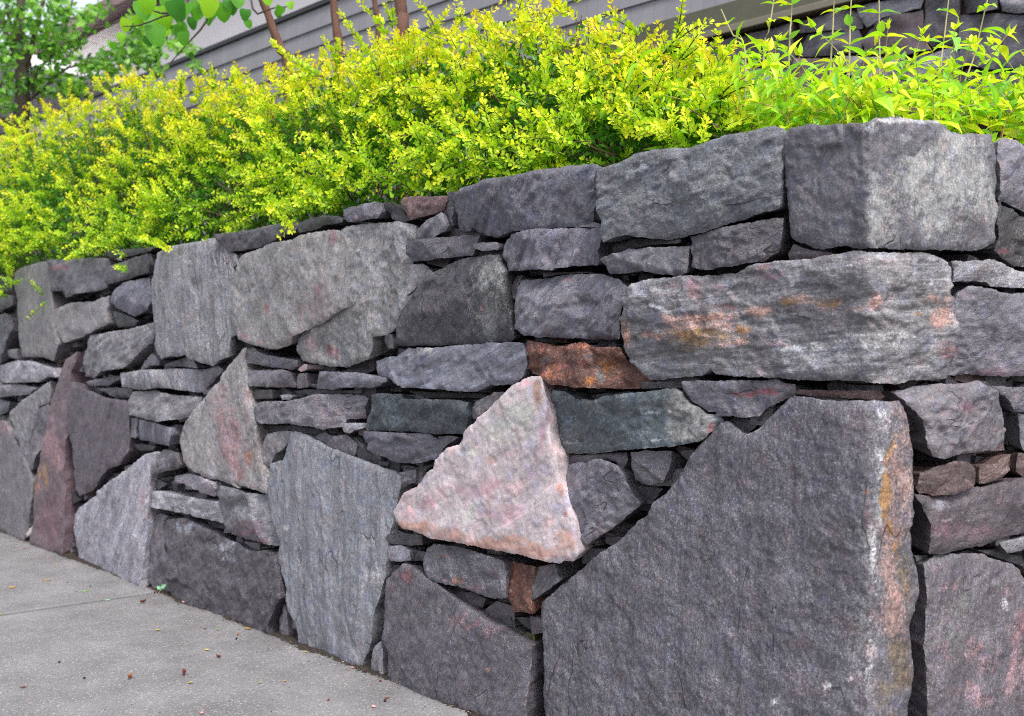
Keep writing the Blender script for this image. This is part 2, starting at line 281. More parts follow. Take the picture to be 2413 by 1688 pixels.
g|0.6|10|10|O 1150,100 1300,60 1500,20 1700,20 1840,-5 1900,40 1990,60 2110,130 2160,230 2200,350 2240,450 2250,570 2150,620 1950,630 1700,660 1550,690 1440,670 1400,560 1410,420 1380,350 1300,230 1220,150|mauve O 1760,240 130,80 .8;red O 2150,570 110,40 .7;mauve O 1850,430 120,60 .5;white O 1790,400 120,16 .5
g|0|7|5|O 1995,45 2100,40 2294,50 2500,60 2700,60 2700,290 2500,280 2185,270 2170,200 2120,130 2060,90
u|0.4|9|3|O 1370,820 1500,760 1700,710 1800,720 1860,760 1875,920 1700,980 1560,1020 1380,1010 1350,950
u|0|8|20|O 1880,750 1960,745 2050,700 2150,665 2240,660 2230,760 2100,870 1960,910 1885,915
p|0.6|8|8|O 1310,1020 1500,1030 1700,1010 1850,960 2000,930 2294,880 2500,850 2700,840 2700,1290 2500,1330 2294,1380 2100,1430 1900,1480 1600,1550 1440,1550 1445,1350 1430,1200 1380,1120|mauve O 1800,1350 500,140 .6;white O 1700,1250 400,20 .4;blue O 1550,1100 140,80 .6
l|0|6|5|O 2120,1460 2294,1400 2500,1370 2700,1350 2700,1490 2500,1500 2294,1520 2180,1550
k|0.8|8|75|P 1440,240 1550,170 1700,150 1960,150 2040,190 2110,215 2200,230 2270,290 2294,380 2500,500 2700,520 2700,2500 1440,2600 1430,1400 1400,1000 1420,700 1430,450|pink P 1640,400 150,150 .40;pink P 2160,480 80,200 .38;pink P 1600,960 200,200 .36;pink P 1800,1450 240,180 .46;pink P 2200,1200 160,500 .46;red P 2280,850 60,200 .38;green P 1700,700 500,500 .3;pink P 1900,1100 200,200 .45;white P 2150,620 60,60 .6
y|-3.5|6|88|P 1330,280 1435,260 1440,2400 1300,2400 1290,700|orange P 1380,470 40,70 1;orange P 1330,930 50,100 1;orange P 1360,350 40,40 .9;brownb P 1350,1300 60,300 .5
d|-2|5|10|P 1300,160 1500,150 1480,190 1400,250 1320,250
d|-3|5|10|P 1850,110 2040,100 2120,60 2160,150 2294,150 2294,280 2240,240 2060,180 1950,145
g|-1|6|80|O 2245,290 2294,290 2600,300 2600,640 2294,620 2270,500
u|-1.5|6|80|O 2255,640 2600,660 2600,830 2294,870 2240,800
z|1|9|88|M 120,290 180,200 350,165 430,175 600,170 900,135 1000,100 1200,100 1400,130 1550,130 1630,180 1640,210 1700,250 1900,255 2000,265 2010,320 2040,450 2040,700 2030,900 2010,1100 2010,1220 1890,1300 1600,1295 1200,1285 850,1275 600,1260 430,1290 350,1280 270,1230 190,1210 150,1150 140,900 130,700 115,500|lgran M 1000,900 170,400 1;lgran M 1450,800 430,520 1;lgran M 1800,700 260,500 1;lgran M 950,1150 120,160 .9;lgran M 1650,330 320,130 .9;dark M 960,480 90,130 .5;dark M 1280,450 110,180 .55;dark M 1180,230 200,70 .4;dark M 1560,900 60,260 .3;white M 1250,130 380,35 .95;white M 900,210 120,60 .6;white M 120,600 14,500 .6
g|0.4|9|30|M 2045,330 2110,290 2190,310 2294,370 2500,430 2700,460 2700,1060 2500,1000 2294,940 2150,870 2060,850 2045,600
d|0|10|30|M 2040,860 2150,900 2294,970 2500,1050 2700,1100 2700,1500 2500,1450 2294,1440 2150,1380 2000,1300 2020,1200 2030,1000|red M 2100,1300 70,30 .7
p|-1.5|6|10|M 170,1300 200,1240 300,1280 430,1310 600,1330 500,1370 180,1385|pink M 260,1330 80,30 .4
s|1|11|12|L 130,580 330,515 450,440 600,390 850,370 1100,300 1400,240 1550,195 1680,170 1740,190 1760,230 1740,320 1740,450 1770,550 1775,720 1740,920 1500,985 1200,1090 920,1165 700,1195 550,1190 380,1165 270,1185 180,1230 165,1150 170,1060 130,930 130,780 120,680|white L 1250,410 160,60 .55;green L 1150,900 220,90 .5;green L 400,850 200,90 .4;green L 1250,620 200,90 .4
d|-1|5|60|L 1745,240 1795,215 1780,400 1790,560 1760,500 1745,420
g|0.4|9|10|L 145,1380 250,1340 400,1290 600,1270 905,1255 900,1500 830,1530 700,1525 500,1480 400,1500 200,1510 170,1450
g|0.8|10|20|L 905,1170 1100,1130 1400,1060 1750,1000 1730,1150 1700,1300 1580,1390 1400,1430 1150,1470 1050,1480 940,1450 930,1300
d|-3|6|10|L 180,1240 300,1190 550,1200 700,1200 900,1180 905,1240 600,1255 350,1290 200,1330
b|1|12|50|H 430,430 560,345 750,300 950,265 1200,200 1500,145 1680,135 1780,175 1720,200 1700,300 1680,500 1650,640 1560,700 1300,720 1100,740 1000,740 900,760 800,805 720,780 640,750 600,710 540,740 420,740 440,600
g|0.4|8|15|H 60,880 100,840 400,790 640,770 640,900 620,965 400,985 100,1020 60,950
l|0|4|5|H 650,870 720,850 850,845 870,880 860,915 720,925 660,905
b|1|14|60|H 890,820 950,770 1150,740 1400,720 1760,715 1750,780 1720,880 1680,1045 1500,1060 1350,1095 1100,1100 960,1105 870,970
g|0.2|6|20|H 100,730 230,640 350,575 400,690 380,740 280,800 100,835
u|0.2|8|30|C 1665,290 1700,250 1850,240 2130,240 2100,330 2060,370 1900,420 1780,455 1740,420
d|-1|6|60|C 1520,310 1620,290 1670,310 1740,430 1770,460 1700,470 1640,450
d|-0.8|6|80|C 2120,250 2180,190 2160,420 2150,520 2100,440 2070,370
g|0.4|9|20|C 1180,370 1250,330 1450,285 1510,300 1530,370 1500,440 1340,460 1220,480 1200,430|pink C 1330,440 90,25 .5
d|0|7|10|C 750,500 850,440 1000,410 1150,420 1190,450 1190,480 1000,500 850,555 780,570
g|0.4|9|15|C 75,590 250,560 450,510 600,480 720,450 760,500 740,560 560,630 400,690 250,730 160,740 100,680
d|0.6|8|35|C 1650,1575 1640,1440 1700,1290 1790,1150 1860,1040 1960,930 H 480,1000 620,975 870,955 890,1010 965,1110 985,1300 995,1550 I 1005,380 900,410 600,425 300,435 0,440|lgran H 800,1100 130,160 .8;lgran H 780,1350 170,300 .85;lgran I 780,250 190,170 .9;lgran H 640,1180 60,140 .5;pinkl I 700,90 25,40 .8
n|-0.5|6|60|C 1770,850 1880,850 1960,920 1850,1040 1780,1140 1790,1000
b|0.5|12|40|H 1060,1190 1280,1165 1400,1140 1700,1120 1900,1180 1985,1240 1960,1400 1920,1520 I 1915,380 1600,380 1200,355 1080,335 1045,280 H 1035,1500|white I 1180,170 110,50 .4;red H 1480,1180 60,25 .5;greyb H 1800,1170 200,50 .4
g|-1|5|85|H 1000,1150 1060,1140 1050,1250 1020,1370 990,1320
p|-1.5|5|5|H 1260,1120 1600,1110 1700,1115 1400,1135 1270,1160
d|-2|5|5|K 440,1150 700,1140 790,1150 770,1205 650,1200 450,1210
g|-1|6|10|H 1600,690 1700,660 1800,690 1770,712 1600,712
'''
# base colours: linear albedo, then speckle, streak, blotch contrast
KINDS = dict(
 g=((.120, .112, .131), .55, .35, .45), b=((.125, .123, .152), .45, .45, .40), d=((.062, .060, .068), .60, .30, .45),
 l=((.222, .214, .242), .75, .35, .50), q=((.200, .189, .204), .60, .12, .40), p=((.105, .088, .102), .50, .30, .30),
 s=((.150, .154, .170), .65, .24, .50), n=((.182, .172, .184), .70, .12, .50), m=((.140, .100, .117), .55, .15, .45),
 e=((.060, .072, .085), .60, .35, .75), w=((.530, .458, .472), .28, .22, .30), r=((.150, .062, .046), .70, .30, .90),
 u=((.110, .070, .068), .60, .45, .60), k=((.088, .080, .093), .80, .30, .45), x=((.165, .157, .168), .65, .70, .60),
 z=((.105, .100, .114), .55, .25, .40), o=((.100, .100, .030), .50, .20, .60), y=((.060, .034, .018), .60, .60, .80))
STAINC = dict(red=(.23, .070, .080), pink=(.27, .155, .170), pinkl=(.44, .250, .290), mauve=(.15, .075, .100),
 ochre=(.30, .155, .045), rust=(.30, .110, .055), salmon=(.44, .240, .185), salmonb=(.27, .175, .155), brown=(.26, .140, .080),
 brownb=(.13, .095, .060), white=(.40, .400, .410), gwhite=(.40, .410, .375), dark=(.050, .048, .055), blue=(.25, .260, .310),
 greyb=(.155, .150, .148), teal=(.085, .100, .105), green=(.145, .160, .130), lgran=(.260, .262, .262), orange=(.30, .115, .030),
 warm=(.22, .200, .170), edge=(.26, .260, .265))

FLATK = dict(k=.45, p=.45, n=.5, w=.5, q=.45, z=.35, s=.7, m=.4, x=.6)
BUMPK = dict(k=.55, p=.55, n=.6, w=.45, q=.6, z=.6, s=.7, e=.8, g=1.0, b=1.0, d=1.1, l=1.0, m=.55, r=1.3, x=.9, u=1.0)
# ------------------------------------------------------------------ node helpers
class NT:
    def __init__(self, name):
        self.m = bpy.data.materials.new(name); self.m.use_nodes = True
        self.t = self.m.node_tree; self.t.nodes.clear()
    def n(self, kind, **kw):
        nd = self.t.nodes.new(kind)
        for k, v in kw.items(): setattr(nd, k, v)
        return nd
    def l(self, a, b): self.t.links.new(a, b)
    def val(self, sock, v):
        if hasattr(v, 'is_linked') or isinstance(v, bpy.types.NodeSocket): self.l(v, sock)
        else: sock.default_value = v
    def math(self, op, a, b=0.0, c=None, clamp=False):
        nd = self.n('ShaderNodeMath', operation=op, use_clamp=clamp)
        self.val(nd.inputs[0], a); self.val(nd.inputs[1], b)
        if c is not None: self.val(nd.inputs[2], c)
        return nd.outputs[0]
    def vmul(self, a, b):
        nd = self.n('ShaderNodeVectorMath', operation='MULTIPLY'); self.val(nd.inputs[0], a); self.val(nd.inputs[1], b)
        return nd.outputs[0]
    def noise(self, vec, scale, detail=3.0, rough=0.55, dist=0.0):
        nd = self.n('ShaderNodeTexNoise'); self.val(nd.inputs['Vector'], vec)
        nd.inputs['Scale'].default_value = scale; nd.inputs['Detail'].default_value = detail
        nd.inputs['Roughness'].default_value = rough; nd.inputs['Distortion'].default_value = dist
        return nd.outputs[0]
    def ramp(self, v, a, b, lo=0.0, hi=1.0):
        nd = self.n('ShaderNodeMapRange'); nd.interpolation_type = 'SMOOTHSTEP'
        self.val(nd.inputs[0], v)
        nd.inputs[1].default_value = a; nd.inputs[2].default_value = b
        nd.inputs[3].default_value = lo; nd.inputs[4].default_value = hi
        return nd.outputs[0]
    def mix(self, fac, a, b, mode='MIX'):
        nd = self.n('ShaderNodeMix', data_type='RGBA', blend_type=mode)
        self.val(nd.inputs[0], fac); self.val(nd.inputs[6], a); self.val(nd.inputs[7], b)
        return nd.outputs[2]
    def attr(self, name, kind='GEOMETRY'):
        return self.n('ShaderNodeAttribute', attribute_name=name, attribute_type=kind)
    def bsdf(self, color, rough=0.6, spec=0.5, normal=None):
        b = self.n('ShaderNodeBsdfPrincipled'); self.val(b.inputs['Base Color'], color)
        self.val(b.inputs['Roughness'], rough); self.val(b.inputs['Specular IOR Level'], spec)
        if normal is not None: self.l(normal, b.inputs['Normal'])
        o = self.n('ShaderNodeOutputMaterial'); self.l(b.outputs[0], o.inputs[0]); return b
    def bump(self, h, dist=0.001, strength=1.0, normal=None):
        b = self.n('ShaderNodeBump'); b.inputs['Distance'].default_value = dist; b.inputs['Strength'].default_value = strength
        self.l(h, b.inputs['Height'])
        if normal is not None: self.l(normal, b.inputs['Normal'])
        return b.outputs[0]

def rock_material():
    k = NT('weathered_stone')
    rk = k.attr('rk').outputs['Vector']; bc = k.attr('bc').outputs['Color']
    st = k.attr('stain'); prm = k.attr('prm').outputs['Vector']
    sep = k.n('ShaderNodeSeparateXYZ'); k.l(prm, sep.inputs[0])
    spk, stk, blt = sep.outputs[0], sep.outputs[1], sep.outputs[2]
    grain = k.noise(rk, 215, 3.0, 0.72)
    grain2 = k.noise(rk, 480, 1.0, 0.6)
    flake = k.noise(k.vmul(rk, (1.0, 2.2, 1.6)), 95, 5.0, 0.75)
    rug = k.noise(k.vmul(rk, (1.0, 1.5, 1.2)), 34, 9.0, 0.74)
    streak = k.noise(k.vmul(rk, (7.0, 95.0, 40.0)), 1.0, 4.0, 0.62, 0.3)
    streak2 = k.noise(k.vmul(rk, (3.0, 26.0, 14.0)), 1.0, 3.0, 0.6, 0.6)
    blot = k.noise(rk, 13, 9.0, 0.70, 0.2)
    blot2 = k.noise(rk, 46, 7.0, 0.74, 0.0)
    # stains first: mineral colour, and light painted on a few faces and bevels
    e1 = k.math('MULTIPLY', k.math('SUBTRACT', blot2, 0.5), 1.9)
    e2 = k.math('MULTIPLY', k.math('SUBTRACT', grain, 0.5), 1.7)
    e3 = k.math('MULTIPLY', k.math('SUBTRACT', streak2, 0.5), 1.3)
    m = k.math('ADD', k.math('ADD', st.outputs['Alpha'], e1), k.math('ADD', e2, e3))
    fac = k.math('MULTIPLY', k.math('MULTIPLY', k.ramp(m, 0.10, 1.05), 0.80), k.ramp(st.outputs['Alpha'], 0.03, 0.45))
    base = k.mix(fac, bc, st.outputs['Color'])
    # value variation
    def c(v, amt, gain):
        return k.math('MULTIPLY', k.math('MULTIPLY', k.math('SUBTRACT', v, 0.5), gain), amt)
    v = k.math('ADD', c(grain, spk, 2.1), c(flake, spk, 1.6))
    v = k.math('ADD', v, c(grain2, spk, 1.1))
    v = k.math('ADD', v, k.math('ADD', c(streak, stk, 2.4), c(streak2, stk, 2.3)))
    v = k.math('ADD', v, k.math('ADD', c(blot, blt, 2.2), c(blot2, blt, 1.4)))
    v = k.math('POWER', 2.2, k.math('MULTIPLY', v, 1.75))
    v = k.math('MINIMUM', v, 3.0)
    col = k.vmul(base, v)
    # pale feldspar grains and lichen dots
    fl = k.ramp(k.noise(rk, 300, 0.0, 0.5), 0.68, 0.74)
    fl = k.math('MULTIPLY', fl, k.math('MULTIPLY', spk, k.ramp(blot, .42, .62, .10, .62)))
    col = k.mix(fl, col, (.42, .42, .43, 1))
    hue = k.noise(rk, 34, 3.0, 0.6)
    col = k.mix(k.math('MULTIPLY', k.ramp(hue, 0.54, 0.70), 0.55), col, k.vmul(col, (1.28, 0.96, 0.95)))
    col = k.mix(k.math('MULTIPLY', k.ramp(hue, 0.47, 0.32), 0.60), col, k.vmul(col, (0.92, 0.97, 1.24)))
    h = k.math('ADD', k.math('MULTIPLY', grain, 1.1), k.math('MULTIPLY', flake, .8))
    h = k.math('ADD', h, k.math('MULTIPLY', k.math('MULTIPLY', streak, stk), 1.8))
    h = k.math('ADD', h, k.math('MULTIPLY', rug, 2.0))
    # hairline fractures that wander along the grain
    cn = k.noise(k.vmul(rk, (3.0, 10.0, 8.0)), 1.0, 2.5, 0.55, 0.2)
    cw = k.math('ABSOLUTE', k.math('SUBTRACT', cn, 0.5))
    ck = k.math('MULTIPLY', k.ramp(cw, 0.0075, 0.0015), k.math('MULTIPLY', k.ramp(k.noise(rk, 7, 2.0, 0.5), 0.55, 0.62), k.ramp(spk, .38, .60)))
    col = k.mix(k.math('MULTIPLY', ck, 0.5), col, (.018, .016, .018, 1))
    h = k.math('SUBTRACT', h, k.math('MULTIPLY', ck, 1.6))
    h = k.math('MULTIPLY', h, k.attr('bs').outputs['Fac'])
    nrm = k.bump(h, 0.0024, 1.0)
    rough = k.ramp(blot2, 0.3, 0.7, 0.36, 0.58)
    k.bsdf(col, rough, 0.5, nrm)
    return k.m
ROCK = rock_material()

# ------------------------------------------------------------------ one stone
def inpoly(P, poly):
    x, y = P[:, 0], P[:, 1]; ins = np.zeros(len(P), bool); n = len(poly); j = n-1
    for i in range(n):
        xi, yi = poly[i]; xj, yj = poly[j]
        if yi != yj:
            c = ((yi > y) != (yj > y)) & (x < (xj-xi)*(y-yi)/(yj-yi)+xi)
            ins ^= c
        j = i
    return ins
def edist(P, poly):
    A = poly; B = np.roll(poly, -1, 0); d = np.full(len(P), 1e9)
    for a, b in zip(A, B):
        ab = b-a; L = ab@ab+1e-12
        t = np.clip(((P-a)@ab)/L, 0, 1)
        q = P-(a+t[:, None]*ab)
        d = np.minimum(d, (q*q).sum(1))
    return np.sqrt(d)
def rot2(P, ang):
    c, s = math.cos(ang), math.sin(ang)
    return np.column_stack([P[:, 0]*c+P[:, 1]*s, -P[:, 0]*s+P[:, 1]*c])

SPACING = 1.0
def build_stone(poly_sv, kind, d0, relief, ang, stains, depth, seed, parent, foldf=fold, spc=None, name='stone', mat=None):
    rng = np.random.default_rng(seed)
    poly = np.array(poly_sv, float)
    # orientation
    area = 0.5*np.sum(poly[:, 0]*np.roll(poly[:, 1], -1)-np.roll(poly[:, 0], -1)*poly[:, 1])
    if area < 0: poly = poly[::-1]
    # soften corners a touch
    size = math.sqrt(abs(area))
    c0 = poly.mean(0)
    if spc is None:
        g = foldf(np.array([c0[0]]), np.array([0.0]))[0]
        depthY = max(1.0, g[1])
        spc = min(0.0017*depthY*1.0*SPACING+0.0006, size/7)
        spc = max(spc, 0.0028)
    # resample outline with broken-edge noise
    B = []
    for i in range(len(poly)):
        a, b = poly[i], poly[(i+1) % len(poly)]
        n = max(1, int(round(np.linalg.norm(b-a)/spc)))
        for t in range(n): B.append(a+(b-a)*t/n)
    B = np.array(B)
    amp = min(0.0032, size*.03)
    off = np.column_stack([fbm(B, 38, 3, seed), fbm(B+7.7, 38, 3, seed+5)])*amp*.85
    off += np.column_stack([vnoise(B, 170, seed+9), vnoise(B+3.1, 170, seed+11)])*amp*.45
    B = B+off
    lo, hi = B.min(0), B.max(0)
    nx, ny = int((hi[0]-lo[0])/spc)+2, int((hi[1]-lo[1])/(spc*.866))+2
    gx, gy = np.meshgrid(np.arange(nx), np.arange(ny))
    G = np.column_stack([(lo[0]+(gx+.5*(gy % 2))*spc).ravel(), (lo[1]+gy*spc*.866).ravel()])
    G += rng.uniform(-.2, .2, G.shape)*spc
    G = G[inpoly(G, B)]
    if len(G): G = G[edist(G, B) > spc*.55]
    pts = np.vstack([B, G]) if len(G) else B
    nb = len(B)
    edges = [(i, (i+1) % nb) for i in range(nb)]
    r = delaunay_2d_cdt([Vector(p) for p in (pts-c0)], edges, [], 1, 1e-7)
    P = np.array([tuple(v) for v in r[0]])+c0
    F = np.array([f for f in r[2] if len(f) == 3], int)
    cen = P[F].mean(1); F = F[inpoly(cen, B)]
    used, inv = np.unique(F, return_inverse=True); P = P[used]; F = inv.reshape(F.shape)
    a, b, c = P[F[:, 0]], P[F[:, 1]], P[F[:, 2]]
    cr = (b[:, 0]-a[:, 0])*(c[:, 1]-a[:, 1])-(b[:, 1]-a[:, 1])*(c[:, 0]-a[:, 0])
    F[cr < 0] = F[cr < 0][:, ::-1]
    # relief -------------------------------------------------------------
    R = relief*.00135
    e = edist(P, B)
    L = P-c0
    U = rot2(L, math.radians(ang))
    warp = np.column_stack([fbm(L+seed, 11, 3, seed+1), fbm(L+seed*2.3, 11, 3, seed+2)])
    tilt = rng.normal(0, .6, 2)*R/max(size, .05)
    d = L@tilt
    # fracture facets: nearest-seed planes in a warped domain
    K = int(np.clip(3+size*22, 3, 14))
    sx = rng.uniform(lo-c0, hi-c0, (K, 2)); st = rng.normal(0, 1, (K, 2)); so = rng.normal(0, 1, K)
    Q = L+warp*size*.16
    Qs = rot2(Q, math.radians(ang))*np.array([.6, 1.35]); Ss = rot2(sx, math.radians(ang))*np.array([.6, 1.35])
    D2 = ((Qs[:, None]-Ss[None])**2).sum(2); D2s = np.sqrt(D2)
    wgt = np.exp(-(D2s-D2s.min(1)[:, None])/(size*.007+.0006)); wgt /= wgt.sum(1)[:, None]
    fac = (so[None]*.32+((L[:, None]-sx[None])*st[None]).sum(2)/max(size, .04)*2.5)
    d += R*.30*(wgt*np.clip(fac, -1.7, 1.4)).sum(1)
    # split faces: broad planes meeting in creases
    flat = FLATK.get(kind, 1.0)
    Kp = int(rng.integers(2, 5)); wv = np.column_stack([fbm(L+seed*.9, 14, 5, seed+31), fbm(L-seed*.9, 14, 5, seed+32)])*.008
    lim = min(.011, size*.055)*flat*relief/8
    crease = 0
    for q_ in range(Kp):
        th_ = rng.uniform(0, math.pi); nn_ = np.array([math.cos(th_), math.sin(th_)])
        u_ = (L+wv)@nn_-rng.uniform(-.28, .28)*size
        crease = crease + (1 if rng.random() < .4 else -1)*np.abs(u_)*rng.uniform(.4, 1.0)
    crease = crease-crease.mean(); mx_ = np.abs(crease).max()+1e-6
    d += lim*crease/mx_*1.7
    an = np.column_stack([U[:, 0]*(.38 if kind in 'sxlb' else .85), U[:, 1]])
    d += R*.26*fbm(an+seed*.37, 20, 3, seed+3)
    d += R*.30*(1-np.abs(fbm(an+seed*.71, 34, 3, seed+4))*2.2)*.5
    d += R*.14*fbm(L+seed*.11, 70, 4, seed+6)
    # cleavage steps
    qn = fbm(an*1.0-seed*.23, 11, 4, seed+44)*3.2
    fr = qn-np.floor(qn)
    d += R*.30*(np.floor(qn)+np.clip(fr/.16, 0, 1))*(1 if kind not in 'kpqz' else .55)
    # worn, chipped arrises
    ch = .5+.5*fbm(L+seed, 26, 2, seed+12)
    ww = min(.0045, size*.04)*(.5+.9*ch)
    d -= min(.0050, size*.045)*(.2+1.0*ch)*np.exp(-(e/ww)**1.2)
    big = (.5+.5*fbm(L-seed, 9, 2, seed+14))
    d -= min(.012, size*.07)*np.clip(big-.52, 0, 1)*2.4*np.exp(-(e/(ww*3.5))**2)
    dd = d0+d
    z = P[:, 1]
    XY = foldf(P[:, 0], dd)
    V = np.column_stack([XY, z])
    # sides ---------------------------------------------------------------
    E = np.sort(np.vstack([F[:, [0, 1]], F[:, [1, 2]], F[:, [2, 0]]]), 1)
    Ed = np.vstack([F[:, [0, 1]], F[:, [1, 2]], F[:, [2, 0]]])
    key = E[:, 0].astype(np.int64)*len(P)+E[:, 1]
    u, idx, cnt = np.unique(key, return_index=True, return_counts=True)
    be = Ed[idx[cnt == 1]]
    bv, binv = np.unique(be, return_inverse=True); be2 = binv.reshape(be.shape)
    nrings = [0.0, .006, .025, .07, depth]
    VV, FF, PP, DDd = [V], [F], [P], [dd]
    base = len(V)
    inward = (c0-P[bv]); inward /= (np.linalg.norm(inward, axis=1)[:, None]+1e-9)
    for ri, dep in enumerate(nrings):
        pr = P[bv]+inward*min(dep*.33, size*.13, .030)
        if ri: pr = pr + np.column_stack([vnoise(P[bv]*1.0, 30, seed+20+ri), vnoise(P[bv]+5, 30, seed+30+ri)])*.0022
        dr = dd[bv]-dep
        xy = foldf(pr[:, 0], dr)
        VV.append(np.column_stack([xy, pr[:, 1]])); PP.append(pr); DDd.append(dr)
        if ri:
            o0, o1 = base+(ri-1)*len(bv), base+ri*len(bv)
            FF.append(np.column_stack([be2[:, 1]+o0, be2[:, 0]+o0, be2[:, 0]+o1, be2[:, 1]+o1]))
    Vall = np.vstack(VV); Pall = np.vstack(PP); Dall = np.concatenate(DDd)
    # attributes -----------------------------------------------------------
    Uall = rot2(Pall-c0, math.radians(ang))
    o3 = rng.uniform(-40, 40, 3)
    rk = np.column_stack([Uall, Dall])*rng.uniform(.72, 1.35)+o3
    (rgb, spk, stk, blt) = KINDS[kind]
    j = rng.normal(0, 1, 4)
    rgb = np.array(rgb)*(1+.20*np.clip(j[0], -1.6, 1.6))*np.array([1+.02*j[1], 1, 1+.025*j[2]])
    nV = len(Vall)
    bc = np.column_stack([np.tile(rgb, (nV, 1)), np.ones(nV)])
    stc = np.zeros((nV, 4)); stc[:, :3] = rgb
    if stains:
        px = to_px(Vall)
        wob = np.column_stack([fbm(Pall, 14, 3, seed+50), fbm(Pall+9, 14, 3, seed+51)])
        for (cn, x, y, rx, ry, sg) in stains:
            qx = (px[:, 0]-x)/rx+wob[:, 0]*.95; qy = (px[:, 1]-y)/ry+wob[:, 1]*.95
            mm = np.clip(1.25-np.sqrt(qx*qx+qy*qy), 0, 1)*1.15*sg
            mm = np.clip(mm, 0, 1)
            tk = mm > stc[:, 3]*.8
            stc[tk, :3] = np.array(STAINC[cn])
            stc[:, 3] = np.maximum(stc[:, 3]*np.where(tk, .3, 1), mm)
    # fresh, paler stone along the knocked edges
    eall = edist(Pall, B); ar = np.clip(1-eall/.0045, 0, 1)*np.clip(.35+.9*fbm(Pall, 22, 2, seed+70), 0, 1)*(np.arange(nV) < len(P))
    low = stc[:, 3] < .25
    stc[low, :3] = (stc[low, :3]*0+np.array(rgb)*1.0+.085)
    stc[low, 3] = np.maximum(stc[low, 3], ar[low]*.75)
    prm = np.tile([spk*1.1, stk, blt*rng.uniform(.7, 1.5)], (nV, 1))
    bs = np.full(nV, BUMPK.get(kind, 1.0)*rng.uniform(.45, 1.25))
    org = np.array([*foldf(np.array([c0[0]]), np.array([d0]))[0], c0[1]])
    me = mesh_np(name, Vall-org, FF, [mat or ROCK], True, dict(bc=bc, stain=stc), dict(rk=rk, prm=prm), flt=dict(bs=bs))
    ob = link(name, me, parent); ob.location = org
    return ob

